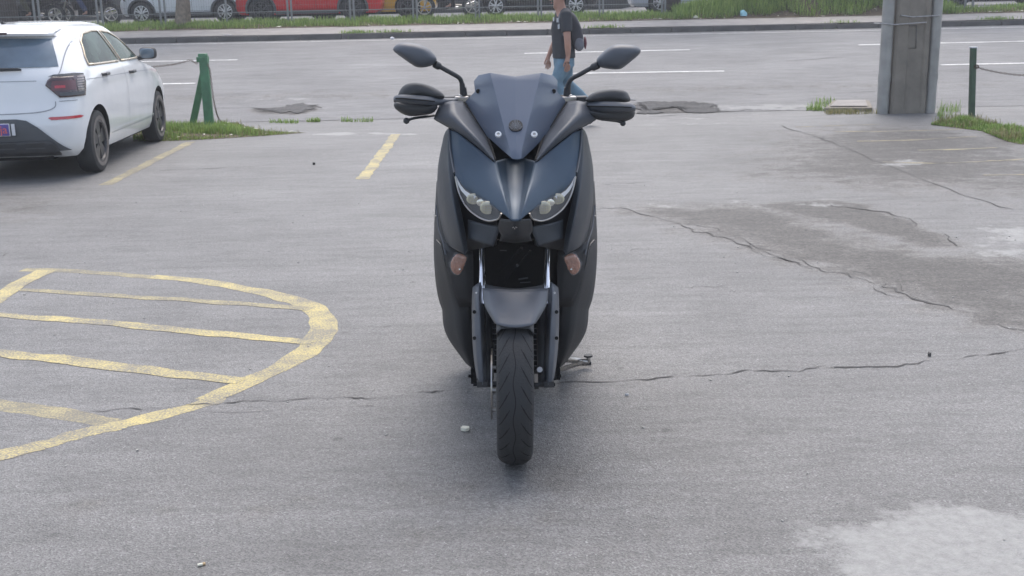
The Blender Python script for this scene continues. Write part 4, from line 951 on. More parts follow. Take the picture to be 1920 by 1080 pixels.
# lower frame ends next to the fork
for s in (-1, 1):
    b = MB(); b.tube([(s*.115,.30,.20),(s*.135,.42,.16),(s*.16,.6,.17)], .016, 8); b.box((s*.132,.30,.215), (.03,.05,.04)); b.tube([(s*.12,.25,.185),(s*.15,.25,.185)], .006, 6); b.build('frame_tube', M['blackdeep'], sc)
# handlebar, grips, levers, guards
b = MB(); b.tube(catmull([p(800,196,.46), p(850,186,.45), p(880,184,.44), p(966,196,.44), p(1053,184,.44), p(1083,190,.45), p(1140,202,.46)], 5), .012, 10); b.build('handlebar', M['black'], sc, True)
for (x0, x1, y0, y1) in ((742, 800, 196, 196), (1135, 1190, 206, 204)):
    MB().tube([p(x0,y0,.47), p(x1,y1,.46)], .018, 14).build('grip', M['black'], sc, True)
for s, (x, y) in ((0,(866,186)),(1,(1067,186))):
    b = MB(); b.box(p(x, y, .43), (.05,.05,.022)); b.tube([p(x,y+3,.43), p(x,y-9,.43)], .013, 8); bevel(b.build('mirror_clamp', M['steel'], sc, True), .004)
    b = MB(); b.box(p(x+(-16 if s == 0 else 16), y+2, .45), (.07,.05,.03)); bevel(b.build('switch_housing', M['black'], sc, True), .006)
guardL_top = [(744,182),(748,171),(754,161),(764,156),(775,154),(790,155),(803,158),(816,164),(828,172),(837,181),(830,188),(805,186),(770,184),(750,184)]
guardL_low = [(737,198),(737.5,190),(760,192),(800,195),(826,196),(818,207),(812,214),(790,217),(767,219.5),(752,213),(741,205)]
guardL_band = [((738,182,.325),(738,193,.33)),((742,178,.31),(742,191,.31)),((755,177,.29),(755,192,.285)),((775,178,.285),(775,195,.28)),((800,180,.30),(800,197,.295)),((815,182,.33),(815,198,.32)),((834,184,.38),(830,197,.37)),((860,184,.42),(858,190,.42))]
guardR_top = [(1095,187.6),(1104,178),(1116,170.7),(1130,168),(1147,166.5),(1160,167),(1173,169),(1179,175),(1182,185),(1186,191),(1160,194),(1120,193),(1100,192)]
guardR_low = [(1096,205),(1130,207),(1170,206),(1193,203),(1191.5,219),(1182,225),(1170.5,229),(1150,228.5),(1126,227),(1112,222),(1098,214)]
guardR_band = [((1088,192,.42),(1092,206,.42)),((1100,190,.37),(1100,208,.37)),((1116,190,.33),(1116,209,.33)),((1140,190,.29),(1140,210,.285)),((1165,191,.285),(1165,210,.28)),((1184,193,.30),(1184,210,.30)),((1192,199,.325),(1192.5,208,.33))]
for top, low, band in ((guardL_top, guardL_low, guardL_band), (guardR_top, guardR_low, guardR_band)):
    h = pillow('hand_guard', top, .36, .055, .03, M['black'], sub=1)
    pillow('guard_lower', low, .34, .04, .04, M['black'], h, sub=1)
    rows = [[p(*a), p(a[0], a[1]*.6+b_[1]*.4, a[2]-.022), p(a[0], a[1]*.3+b_[1]*.7, a[2]-.022), p(*b_)] for a, b_ in band]
    g = MB().grid(rows).build('guard_band', M['matte'], h, True, smooth=60); solid(g, .006); mm = g.modifiers.new('sub','SUBSURF'); mm.levels = mm.render_levels = 2
    a0 = [p(a[0], a[1]*.5+b_[1]*.5, a[2]-.030) for a, b_ in band[1:6]]; MB().tube(a0, .0025, 6).build('guard_groove', M['groove'], h, True)
b = MB(); b.tube(catmull([p(814,216.5,.40), p(795,219,.36), p(775,222,.34), p(764,226,.335)], 5), [.0075]*16, 10, flat=.6); b.sphere(p(762,226.5,.335), .0115, 12); b.build('brake_lever', M['black'], sc, True)
b = MB(); b.tube(catmull([p(1100,218,.40), p(1130,224,.34), p(1155,227,.33), p(1167,230,.33)], 5), .007, 10, flat=.6); b.sphere(p(1168,231,.33), .0105, 12); b.build('brake_lever', M['black'], sc, True)
MB().tube([p(1182,187,.36), p(1192,187.5,.36)], .002, 6).build('guard_bolt', M['steel'], sc, True)
# mirrors
ML = [(735.6,92),(739,86),(748.6,79.5),(765,79.3),(781,81.5),(795,86),(806,92.5),(814,101),(820.5,110),(818,116),(812,123),(803,125.5),(792,127.5),(781,126.8),(773,122),(760,113),(748,104),(738,97)]
MR = [(1201.8,91),(1203,98),(1194,107),(1180,118),(1170,126.5),(1161.4,131),(1148,130.5),(1129,128.3),(1121,123.5),(1116,113.5),(1123,104),(1134,94),(1143,87.5),(1152,83.3),(1166,82.2),(1183.5,83.3),(1194,86)]
for pts, st, bs in ((ML, (815,120), [(815,120,.36),(830,128,.375),(848,138,.39),(860,145,.405),(865,153,.415),(868,168,.425),(869.5,179,.43)]), (MR, (1120,122), [(1122,121.5,.36),(1104,130,.375),(1088,139,.39),(1073,147,.405),(1067,155,.415),(1064,168,.425),(1063,180,.43)])):
    h = pillow('mirror', pts, .36, .045, .02, M['matte'], sub=2)
    cx = sum(q[0] for q in pts)/len(pts); cy = sum(q[1] for q in pts)/len(pts)
    pillow('mirror_glass', [(cx+(x-cx)*.86, cy+(y-cy)*.84) for x, y in pts], .382, -.002, .002, M['chrome'], h, sub=0)
    MB().tube(catmull([p(*q) for q in bs], 5), [.0135]*4+[.0082]*18+[.010]*9, 12).build('mirror_stem', M['black'], h, True)
    MB().tube([p(bs[-2][0], bs[-2][1]-4, .425), p(bs[-1][0], bs[-1][1]-1, .43)], [.012,.0135], 12).build('stem_boot', M['black'], h, True)
# rear body, seat and tail (seen from the side)
def lr(z, y, w): return [(-w,y,z),(-w*.7,y,z+.05),(0,y,z+.065),(w*.7,y,z+.05),(w,y,z)]
b = MB().grid([lr(.72,.66,.10), lr(.70,.80,.15), lr(.70,1.05,.17), lr(.72,1.20,.16), lr(.80,1.30,.15), lr(.80,1.65,.13), lr(.77,1.80,.07)]); so = b.build('seat', M['black'], sc, smooth=60); solid(so, .06, -1)
b = MB(); R_ = []
for (y, z0, z1, w) in ((.48,.20,.62,.16),(.62,.18,.58,.20),(.85,.18,.68,.21),(1.1,.30,.72,.20),(1.4,.48,.78,.18),(1.75,.66,.80,.12),(1.95,.74,.79,.05)):
    R_.append([(-w*.6,y,z0),(-w,y,z0+.1*(z1-z0)),(-w*1.02,y,(z0+z1)/2),(-w*.8,y,z1),(0,y,z1+.01),(w*.8,y,z1),(w*1.02,y,(z0+z1)/2),(w,y,z0+.1*(z1-z0)),(w*.6,y,z0),(-w*.6,y,z0)])
b.grid(R_); bb = b.build('rear_body', M['mattenavy'], sc, smooth=50)
b = MB(); b.box((0,1.08,.30), (.30,.62,.20)); b.box((-.12,1.35,.28), (.10,.50,.12)); bevel(b.build('engine', M['black'], sc), .02)
b = MB(); b.tube([(.17,.9,.26),(.19,1.1,.27),(.20,1.3,.32),(.20,1.75,.40)], [.03,.05,.065,.06], 16); b.build('exhaust', M['steel'], sc)
b = MB(); b.box((0,1.97,.76), (.20,.04,.05)); bevel(b.build('tail_light', M['tailred'], sc), .01)
b = MB(); b.add([(-.08,1.85,.72),(.08,1.85,.72),(.08,2.02,.46),(-.08,2.02,.46)], [(0,1,2,3)]); solid(b.build('rear_fender', M['black'], sc), .008)
b = MB(); b.grid([[(-.20,.46,.62),(0,.42,.80),(.20,.46,.62)],[(-.20,.52,.62),(0,.60,.80),(.20,.52,.62)],[(-.21,.66,.50),(0,.72,.66),(.21,.66,.50)]]); solid(b.build('inner_fairing', M['black'], sc), .01)
b = MB(); b.grid([[(-.24,.60,.62),(-.12,.44,.92),(0,.40,.96),(.12,.44,.92),(.24,.60,.62)],[(-.24,.62,.40),(-.12,.50,.55),(0,.46,.60),(.12,.50,.55),(.24,.62,.40)]]); solid(b.build('cockpit_panel', M['black'], sc), .01)
# side stand, foot on the ground
st = G(1100, 690); lz = lambda v: v
b = MB(); q1 = p(1040,684,.60); q2 = PD(1072,674,YC+.85); q3 = PD(1100,677,st.y); 
b = MB(); b.tube([PD(1060,674,YC+.80), PD(1082,676,st.y-.02), PD(1099,678.5,st.y)], .0125, 12); b.tube(catmull([PD(1099,679,st.y), PD(1103,678,st.y), PD(1103,668,st.y)], 4), .0085, 10); b.build('side_stand', M['steel'], sc, True)
b = MB(); c = PD(1103,667,st.y); b.lathe([(-.004,.0),(-.004,.019),(.004,.019),(.004,.0)], 'z', c, 20); b.build('stand_cap', M['black'], sc, True)
b = MB(); b.box(G(1099, 683)+Vector((-.01,.01,.008)), (.065,.045,.016)); bevel(b.build('stand_foot', M['black'], sc, True), .004)
b = MB(); A1, B1 = PD(1046,694,YC+.55), PD(1092,680,st.y-.03); n = 220
b.tube([A1.lerp(B1, k/n)+Vector((.009*math.sin(k*.95)*.3, .009*math.cos(k*.95), .009*math.sin(k*.95))) for k in range(n+1)], .0024, 4); b.build('stand_spring', M['steel'], sc, True)
b = MB(); b.box(PD(1038,697,YC+.5), (.05,.06,.05)); b.tube([PD(1040,707,YC+.48), PD(1052,704,YC+.48)], .008, 8); b.tube([PD(1036,704,YC+.45), PD(1036,712,YC+.45)], .016, 8); bevel(b.build('stand_bracket', M['blackdeep'], sc, True), .004)
b = MB(); b.tube([PD(888,706,YC+.48), PD(878,705,YC+.48)], .006, 8); b.box(PD(893,702,YC+.47), (.04,.05,.06)); b.build('engine_guard', M['blackdeep'], sc, True)
# ------------------------------------------------------------------ cars
class CarShape:
    def __init__(s, L=4.07, hw=.875, H=1.47, gc=.19, belt=.97, suv=0, boxy=0):
        s.L, s.H, s.gc = L, H, gc; k = (H-.19)/(1.47-.19); Z = lambda z: gc+(z-.19)*(H-gc)/(1.47-.19); s.Z = Z
        s.zt = [Z(z) for z in (.19,.26,.36,.50,.62,.72,.84,.92,.98,1.06,1.20,1.34,1.395,1.43,1.455,1.468,1.474)]
        s.wt = [w*hw/.875 for w in (.80,.835,.855,.868,.872,.875,.868,.852,.832,.80,.735,.66,.615,.55,.43,.26,.0)]
        s.rt = [.16,.05,.015,.0,.02,.055,.075,.085,.11,.16,.255,.355,.34,.40,.60,1.05,1.75]
        s.ft = [q*(L/4.07) for q in (3.93,4.02,4.06,4.07,4.05,4.00,3.86,3.45,3.10,2.96,2.68,2.38,2.25,2.13,1.98,1.85,1.80)]
        s.nr = [8,8,8,8,8,8,7.5,7,7,6.5,6,5.4,4.8,3.8,3.2,2.6,2.2]
        s.nf = [6,6,6,6,6,5.5,5,4.6,4.4,4.4,4.4,4.2,3.8,3.4,3,2.5,2.2]
        s.mid = 1.78
    def prm(s, z):
        i = lambda t: float(np.interp(z, s.zt, t)); return i(s.wt), i(s.rt), i(s.ft), i(s.nr), i(s.nf)
    def side(s, y, z):
        W, R, F, nr, nf = s.prm(z)
        if y < s.mid: u, n = (s.mid-y)/(s.mid-R), nr
        else: u, n = (y-s.mid)/(F-s.mid), nf
        u = min(max(u, 0), .9999); return W*(1-u**n)**(1/n)
    def rear(s, x, z):
        W, R, F, nr, nf = s.prm(z); u = min(abs(x)/max(W, 1e-6), .9995); return s.mid-(s.mid-R)*(1-u**nr)**(1/nr)
    def front(s, x, z):
        W, R, F, nr, nf = s.prm(z); u = min(abs(x)/max(W, 1e-6), .9995); return s.mid+(F-s.mid)*(1-u**nf)**(1/nf)
    def ring(s, z, n=112):
        W, R, F, nr, nf = s.prm(z); out = []
        for k in range(n):
            a = 2*math.pi*k/n+.001; c, q = math.cos(a), math.sin(a); m = nf if c > 0 else nr
            r = (abs(q)**m+abs(c)**m)**(-1/m); out.append((W*q*r, s.mid+(F-s.mid if c > 0 else s.mid-R)*c*r, z))
        return out
def wrap(S, a, z, off, cache={}):
    key = (id(S), round(z, 4))
    if key not in cache:
        R = [q for q in S.ring(z, 360)]; R = sorted([q for q in R if q[0] >= 0 and q[1] < S.mid+.2], key=lambda q: math.atan2(q[0], S.mid-q[1]+.3))
        P = np.array([(0, S.rear(0, z))]+[q[:2] for q in R]); L = np.concatenate([[0], np.cumsum(np.hypot(*np.diff(P, axis=0).T))]); cache[key] = (P, L)
    P, L = cache[key]; s = abs(a); x = np.interp(s, L, P[:,0]); y = np.interp(s, L, P[:,1]); x2 = np.interp(s+.02, L, P[:,0]); y2 = np.interp(s+.02, L, P[:,1]); x1 = np.interp(s-.02, L, P[:,0]); y1 = np.interp(s-.02, L, P[:,1])
    t = Vector((x2-x1, y2-y1, 0)).normalized(); n = Vector((t.y, -t.x, 0)); return Vector(((x+n.x*off)*(1 if a >= 0 else -1), y+n.y*off, z))
def car_body(S, yr, yf, rw, wmats, detail):
    b = MB(); zs = []
    for a, c in zip(S.zt, S.zt[1:]):
        k = max(1, int((c-a)/.035)) if detail else 1
        zs += [a+(c-a)*i/k for i in range(k)]
    zs.append(S.zt[-1]-.0005); n = 128 if detail else 72; rg = [S.ring(z, n) for z in zs]
    b.add([v for r in rg for v in r], [(i*n+k, i*n+(k+1)%n, (i+1)*n+(k+1)%n, (i+1)*n+k) for i in range(len(zs)-1) for k in range(n)] + [tuple(range(n-1, -1, -1)), tuple((len(zs)-1)*n+k for k in range(n))])
    me = b.mesh('body'); bm = bmesh.new(); bm.from_mesh(me); bmesh.ops.remove_doubles(bm, verts=bm.verts, dist=1e-5); bmesh.ops.recalc_face_normals(bm, faces=bm.faces); bm.to_mesh(me); bm.free()
    me.materials.append(wmats[0]); me.materials.append(M['blackdeep']); t = bpy.data.objects.new('tmp', me); COL.objects.link(t)
    cut = MB()
    for y in (yr, yf):
        for sx in (-1, 1):
            x = .75*sx; q = MB(); q.tube([(x-.22, y, rw), (x+.35 if sx > 0 else x+.22, y, rw)] if sx > 0 else [(x-.35, y, rw), (x+.22, y, rw)], rw+.055, 40); o = len(cut.v); cut.v += q.v; cut.f += [tuple(i+o for i in f) for f in q.f]
            q = MB(); q.box((x+.065*sx, y, rw-.3), (.57, (rw+.055)*2, .6)) ; 
    cm = cut.mesh('cut'); bm = bmesh.new(); bm.from_mesh(cm); bmesh.ops.recalc_face_normals(bm, faces=bm.faces); bm.to_mesh(cm); bm.free()
    cm.materials.append(M['blackdeep']); co = bpy.data.objects.new('cut', cm); COL.objects.link(co)
    md = t.modifiers.new('b', 'BOOLEAN'); md.object = co; md.operation = 'DIFFERENCE'; md.solver = 'EXACT'; md.material_mode = 'TRANSFER' if hasattr(md, 'material_mode') else md.material_mode
    dg = bpy.context.evaluated_depsgraph_get(); dg.update(); out = bpy.data.meshes.new_from_object(t.evaluated_get(dg)); out.name = 'body'
    bpy.data.objects.remove(t); bpy.data.objects.remove(co)
    return out
def patch(S, poly, face, off, step=.06, sgn=1):
    """thin panel that follows the body: poly in (y,z) for the side or (x,z) for rear / front"""
    bm = bmesh.new(); vs = [bm.verts.new((a, c, 0)) for a, c in poly]; es = [bm.edges.new((vs[i], vs[(i+1)%len(vs)])) for i in range(len(vs))]
    bmesh.ops.triangle_fill(bm, edges=es, use_beauty=True)
    for _ in range(6):
        L = [e for e in bm.edges if e.calc_length() > step*1.5]
        if not L: break
        bmesh.ops.subdivide_edges(bm, edges=L, cuts=1); bmesh.ops.triangulate(bm, faces=bm.faces)
    for v in bm.verts:
        a, z = v.co.x, v.co.y
        if face == 'side': v.co = (sgn*(S.side(a, z)+off), a, z)
        elif face == 'rear': v.co = (a, S.rear(a, z)-off, z)
        elif face == 'wrap': v.co = wrap(S, a, z, off)
        else: v.co = (a, S.front(a, z)+off, z)
    bmesh.ops.recalc_face_normals(bm, faces=bm.faces); c = bm.faces[:] 
    me = bpy.data.meshes.new('patch'); bm.to_mesh(me); bm.free()
    nn = sum((f.normal*f.area for f in me.polygons), Vector()); want = Vector((sgn,0,0)) if face == 'side' else Vector((0,-1,0)) if face in ('rear', 'wrap') else Vector((0,1,0))
    if nn.dot(want) < 0: me.flip_normals()
    return me
def line_patch(S, pts, face, w, off, sgn=1, n=6):
    P = catmull([Vector((a, z, 0)) for a, z in pts], n) if len(pts) > 2 else [Vector((pts[0][0], pts[0][1], 0)).lerp(Vector((pts[1][0], pts[1][1], 0)), k/14) for k in range(15)]
    rows = []
    for i, q in enumerate(P):
        t = (P[min(i+1, len(P)-1)]-P[max(i-1, 0)]).normalized(); s = Vector((-t.y, t.x, 0))*w/2; row = []
        for v in (q+s, q-s):
            if face == 'side': row.append((sgn*(S.side(v.x, v.y)+off), v.x, v.y))
            elif face == 'rear': row.append((v.x, S.rear(v.x, v.y)-off, v.y))
            else: row.append((v.x, S.front(v.x, v.y)+off, v.y))
        rows.append(row)
    return rows
WHEELS = {}
def wheel_meshes(rw, style):
    key = (rw, style)
    if key in WHEELS: return WHEELS[key]
    rr = rw*.66 if style != 'cover' else rw*.64; w = .095
    t = MB().lathe([(w*.75,rr),(w,rr+.02),(w*1.02,rw-.045),(w*.9,rw-.012),(w*.6,rw),(-w*.6,rw),(-w*.9,rw-.012),(-w,rr+.02),(-w*.75,rr)], 'x', n=48); tm = t.mesh('tyre')
    ring = MB().lathe([(w*.78,rr+.004),(w*.98,rr+.008),(w*.99,rr-.008),(w*.80,rr-.014)], 'x', n=48)
    if style == 'cover': r2 = MB().lathe([(w*1.0,rr+.012),(w*1.03,rw-.060)], 'x', n=48)
    s = MB(); s.lathe([(w*.80,rr-.012),(-w*.5,rr-.02)], 'x', n=48); s.lathe([(w*.9,.0),(w*.92,.05),(w*.70,.065)], 'x', n=20)
    ns = {'cover': 5, 'alloy5': 5, 'alloy6': 6, 'steel': 7}[style]
    for k in range(ns):
        for dd in ((-.19, .19) if style != 'steel' else (0,)):
            a = 2*math.pi*k/ns; a0, a1 = a+dd*.35, a+dd*1.15; wd = .017 if style != 'cover' else .034
            for (A, B_) in ((a0, a1),):
                p0 = Vector((w*.86, math.sin(A)*.045, math.cos(A)*.045)); p1 = Vector((w*.80, math.sin(B_)*(rr-.008), math.cos(B_)*(rr-.008))); tt = (p1-p0).normalized(); n_ = tt.cross(Vector((1,0,0))).normalized()*wd
                X = Vector((.035,0,0)); s.add([p0+n_*.9, p0-n_*.9, p1-n_*1.1, p1+n_*1.1, p0+n_-X, p0-n_-X, p1-n_-X, p1+n_-X], [(0,1,2,3),(0,3,7,4),(1,5,6,2),(4,7,6,5),(3,2,6,7)])
    back = MB().lathe([(w*.25,.0),(w*.25,rr)], 'x', n=32)
    WHEELS[key] = (t, ring, s, back, r2 if style == 'cover' else None); return WHEELS[key]
def build_car(name, label, cat, loc, heading, spec, group=None):
    S = CarShape(**spec.get('shape', {})); L = S.L; yr, yf, rw = spec['yr'], spec['yf'], spec['rw']; det = spec.get('detail', False)
    rot = Matrix.Rotation(heading, 3, 'Z'); t = thing(name, label, cat, loc, rot, group); sc_ = spec.get('scale', 1)
    off = Matrix.Translation((0, -L/2, 0))
    if sc_ != 1: off = Matrix.Scale(sc_, 4) @ off
    def put(me, nm, m, par=t, smooth=30):
        me.transform(off); o = link(nm, me, m, par, smooth=smooth); return o
    paint = spec['paint']; body = put(car_body(S, yr, yf, rw, [paint], det), 'body', [paint, M['blackdeep']], smooth=32)
    Z = S.Z
    # lower cladding / sill
    b = MB(); b.box((0, (yr+yf)/2, S.gc-.01), (S.wt[0]*1.7, yf-yr-.6, .10)); b.box((0, L/2, S.gc+.03), (1.05, L*.93, .10)); put(b.mesh('u'), 'underbody', M['blackdeep'])
    # glass
    gm = spec.get('glass', M['glass'])
    sw1 = [(.66,1.045),(.70,1.12),(.86,1.275),(1.05,1.345),(1.42,1.365),(1.60,1.36),(1.72,1.03)]; sw2 = [(1.80,1.03),(1.685,1.358),(1.95,1.335),(2.20,1.27),(2.50,1.14),(2.74,1.025)]
    for sg in (1, -1):
        for poly in (sw1, sw2):
            w = put(patch(S, [(y*L/4.07, Z(z)) for y, z in poly], 'side', .006, sgn=sg), 'side_window', spec.get('sideglass', gm))
            b = MB(); pl = [(y*L/4.07, Z(z)) for y, z in poly]; pl2 = [((pl[i][0]*(6-k)+pl[(i+1)%len(pl)][0]*k)/6, (pl[i][1]*(6-k)+pl[(i+1)%len(pl)][1]*k)/6) for i in range(len(pl)) for k in range(6)]; b.grid(line_patch(S, pl2+[pl2[0]], 'side', .020, .010, sg, 1)); tr = put(b.mesh('tr'), 'window_trim', spec.get('trim', M['seam']), w); solid(tr, .006)
    rwp = [(-.65,1.055),(.65,1.055),(.62,1.14),(.55,1.315),(.0,1.33),(-.55,1.315),(-.62,1.14)]
    rwo = put(patch(S, [(x, Z(z)) for x, z in rwp], 'rear', .008), 'rear_window', spec.get('rearglass', gm))
    fwp = [(-.66,1.0),(.66,1.0),(.62,1.12),(.52,1.33),(0,1.345),(-.52,1.33),(-.62,1.12)]
    put(patch(S, [(x, Z(z)) for x, z in fwp], 'front', .008), 'windscreen', gm)
    # lights
    for sg in (1, -1):
        hl = [(.45*sg,.66),(.74*sg,.70),(.74*sg,.80),(.50*sg,.76)]; put(patch(S, [(x, Z(z)) for x, z in hl], 'front', .01), 'headlight', M['reflector'])
        if not det:
            tl = [(.48*sg,.72),(.80*sg,.70),(.81*sg,.90),(.55*sg,.92)]; put(patch(S, [(x, Z(z)) for x, z in tl], 'rear', .01), 'tail_light', M['tailred'])
    # door seams, handles
    for sg in (1, -1):
        b = MB()
        for pts in ([(1.77,.32),(1.765,.7),(1.76,.985)], [(2.88,.32),(2.93,.55),(2.93,.80),(2.86,.97)], [(1.06,.32),(2.88,.32)]):
            b.grid(line_patch(S, [(y*L/4.07, Z(z)) for y, z in pts], 'side', .007, .0022, sg))
        put(b.mesh('s'), 'panel_gap', spec.get('seam', M['seam']), body, None)
        for yh, zh in ((1.02,.93),(2.04,.895)):
            b = MB(); yy = yh*L/4.07; x = S.side(yy, Z(zh)); P = [(sg*(x+.002), yy-.10, Z(zh)), (sg*(x+.034), yy-.07, Z(zh)+.002), (sg*(x+.036), yy+.04, Z(zh)+.002), (sg*(x+.002), yy+.08, Z(zh))]; b.tube(P, .014, 8, flat=1.2); put(b.mesh('h'), 'door_handle', spec.get('handle', paint))
        b = MB(); yy = 2.74*L/4.07; zz = Z(1.02); x = S.side(yy, zz); c = Vector((sg*(x+.13), yy+.04, zz+.045)); b.v += [tuple(c+Vector((math.copysign(abs(v[0])**.55, v[0])*.100, math.copysign(abs(v[1])**.7, v[1])*.06, math.copysign(abs(v[2])**.6, v[2])*.070))) for v in MB().sphere((0,0,0), 1, 20).v]; b.f += MB().sphere((0,0,0), 1, 20).f; b.mi += [0]*len(b.f); b.tube([(sg*(x-.01), yy, zz-.015), (sg*(x+.07), yy+.03, zz)], .028, 8); mo = put(b.mesh('m'), 'side_mirror', spec.get('mirror', M['black']), smooth=60)
        b = MB(); b.v = [tuple(c+Vector((math.copysign(abs(v[0])**.55, v[0])*.084, -.052+v[1]*.012, math.copysign(abs(v[2])**.6, v[2])*.056))) for v in MB().sphere((0,0,0), 1, 20).v]; b.f = list(MB().sphere((0,0,0), 1, 20).f); put(b.mesh('m'), 'mirror_glass', M['bluereflect'], mo, 60)
    # wheels
    tm, rm, sm, bk, r2 = wheel_meshes(rw, spec.get('style', 'alloy5'))
    first = None
    for (sx, y) in ((1, yr), (1, yf), (-1, yr), (-1, yf)):
        x = sx*(S.wt[5]-.115); w = bpy.data.objects.new('wheel', None); COL.objects.link(w); w.parent = t; w.empty_display_size = .1
        w.matrix_local = off @ Matrix.Translation((x, y, rw)) @ (Matrix.Identity(4) if sx > 0 else Matrix.Rotation(math.pi, 4, 'Z'))
        if first is None:
            first = []
            for (bb, nm, mm) in ((tm, 'tyre', M['tyre']), (sm, 'rim', spec['rim']), (rm, 'rim_edge', spec['rim']), (bk, 'wheel_back', M['blackdeep'])) + (((r2, 'tyre_wall', M['tyrelit']),) if r2 else ()):
                first.append(MB_build(bb, nm, mm, w))
        else:
            for f in first: c = f.copy(); COL.objects.link(c); c.parent = w
    if spec.get('clad'):
        for sg in (1, -1):
            for y in (yr, yf):
                b = MB(); R = []
                for k in range(25):
                    a = math.pi*(-.08+1.16*k/24); row = []
                    for q in (rw+.052, rw+.115):
                        yy, zz = y+math.cos(a)*q, rw+math.sin(a)*q; zz = max(zz, S.gc+.005); row.append((sg*(S.side(yy, zz)+.012), yy, zz))
                    R.append(row)
                b.grid(R); solid(put(b.mesh('c'), 'arch_cladding', M['bumpgrey']), .012)
            me = patch(S, [(yr+rw+.08, S.gc+.004), (yf-rw-.08, S.gc+.004), (yf-rw-.08, S.gc+.11), (yr+rw+.08, S.gc+.11)], 'side', .012, .1, sg); put(me, 'sill_cladding', M['bumpgrey'])
    return t, S, off, put, rwo
def MB_build(b, nm, m, par): me = b.mesh(nm); return link(nm, me, m, par, smooth=35)

# near hatchback, traced contact points give place and heading
A = G(196, 321); Bf = G(300, 267); dirv = (Bf-A); dirv.z = 0; ang = math.atan2(-dirv.x, dirv.y)
sc_h = .965
mid = (A+Bf)/2; yr, yf = .62, 3.185; fwd = Vector((-math.sin(ang), math.cos(ang), 0)); rgt = Vector((fwd.y, -fwd.x, 0))
loc = A - rgt*(.855*sc_h) + fwd*((4.07/2-yr)*sc_h); loc.z = 0
ct, S, off, put, rwo = build_car('hatchback', 'white five-door hatchback parked facing away at the left edge of the lot', 'car', loc, ang,
    dict(paint=M['carwhite'], yr=yr, yf=yf, rw=.312, rim=M['rimdark'], style='cover', detail=True, trim=M['trim'], sideglass=M['greenreflect'], rearglass=M['bluereflect'], handle=M['rimdark'], seam=M['seamsoft'], scale=sc_h, shape=dict(H=1.49, gc=.215)))
Z = S.Z
def rp(poly, nm, m, o_=.008, par=None, t_=0, face='rear', sg=1):
    me = patch(S, [(a, Z(z)) for a, z in poly], face, o_, .05, sg); ob = put(me, nm, m, par or ct)
    if t_: solid(ob, t_)
    return ob
mir = lambda P: [(-a, z) for a, z in P]
for sg in (1, -1):
    f = (lambda P: P) if sg > 0 else mir
    wr = lambda poly, nm, m, o_, par=None, st=.03: put(patch(S, [(q, Z(z)) for q, z in f(poly)], 'wrap', o_, st), nm, m, par or ct)
    T = wr([(.55,.885),(.57,.935),(.61,.968),(.80,.972),(.99,.965),(1.0,.90),(.96,.77),(.67,.77)], 'tail_light', M['tail'], .014); solid(T, .012, -1)
    wr([(.60,.835),(.60,.89),(.61,.925),(.83,.925),(.83,.835)], 'lamp_chamber', M['darkred'], .017, T)
    wr([(.63,.858),(.63,.882),(.72,.882),(.72,.858)], 'lamp_glow', M['tailred'], .020, T)
    wr([(.675,.783),(.67,.815),(.95,.815),(.94,.783)], 'clear_band', M['bumpgrey'], .017, T)
    for k in range(5):
        z0 = .83+k*.023; wr([(.85,z0),(.85,z0+.010),(.945+k*.008,z0+.010),(.94+k*.008,z0)], 'lens_rib', M['tailclear'], .018, T)
    wr([(.86,.945),(.86,.960),(.975,.957),(.975,.943)], 'marker_lens', M['tailclear'], .018, T)
    wr([(.57,.966),(.62,.985),(.82,.990),(.97,.978),(.98,.966)], 'lamp_top', M['bumpgrey'], .016, T)
    wr([(.56,.583),(.59,.563),(.88,.566),(.93,.577),(.88,.592),(.58,.592)], 'reflector', M['tailred'], .007, None, .03)
rp([(-.66,.31),(-.46,.50),(-.36,.565),(-.27,.58),(.27,.58),(.36,.565),(.46,.50),(.66,.31),(.72,.262),(-.72,.262)], 'lower_bumper', M['bumpgrey'], .012)
rp([(-.62,.262),(-.60,.33),(-.56,.365),(.56,.365),(.60,.33),(.62,.262),(.62,.225),(-.62,.225)], 'diffuser', M['black'], .028, t_=.02)
for x in (-.42,-.14,.14,.42): put(MB().grid(line_patch(S, [(x-.09, Z(.30)), (x+.09, Z(.30))], 'rear', .012, .055)).mesh('v'), 'vent_line', M['bumpgrey'])
# tailgate seam, crease line, plate and its print
b = MB(); b.grid(line_patch(S, [(-.63,Z(.735)),(-.62,Z(.68)),(-.52,Z(.645)),(-.30,Z(.63)),(0,Z(.628)),(.30,Z(.63)),(.52,Z(.645)),(.62,Z(.68)),(.63,Z(.735))], 'rear', .009, .004)); b.grid(line_patch(S, [(-.47,Z(.93)),(.47,Z(.93))], 'rear', .006, .004)); b.grid(line_patch(S, [(.665,Z(1.30)),(.672,Z(1.06)),(.66,Z(.985))], 'rear', .008, .005)); b.grid(line_patch(S, [(-.665,Z(1.30)),(-.672,Z(1.06)),(-.66,Z(.985))], 'rear', .008, .005)); put(b.mesh('g'), 'tailgate_gap', M['seamsoft'])
b = MB(); b.grid(line_patch(S, [(.66,Z(.735)),(.80,Z(.735))], 'rear', .006, .004)); put(b.mesh('g'), 'bumper_gap', M['seamsoft'])
def plate_box(x0, x1, z0, z1, m, o_, nm, par=None):
    y = S.rear(0, Z(.48))-o_; b = MB(); b.box(((x0+x1)/2, y, (z0+z1)/2), (x1-x0, .012, z1-z0)); return bevel(put(b.mesh('p'), nm, m, par or ct), .003)
pl = plate_box(-.21,.21,Z(.425),Z(.545), M['plwhite'], .03, 'license_plate'); plate_box(-.203,.203,Z(.431),Z(.539), M['purple'], .036, 'plate_face', pl); plate_box(.222,.255,Z(.43),Z(.54), M['plwhite'], .025, 'plate_bracket')
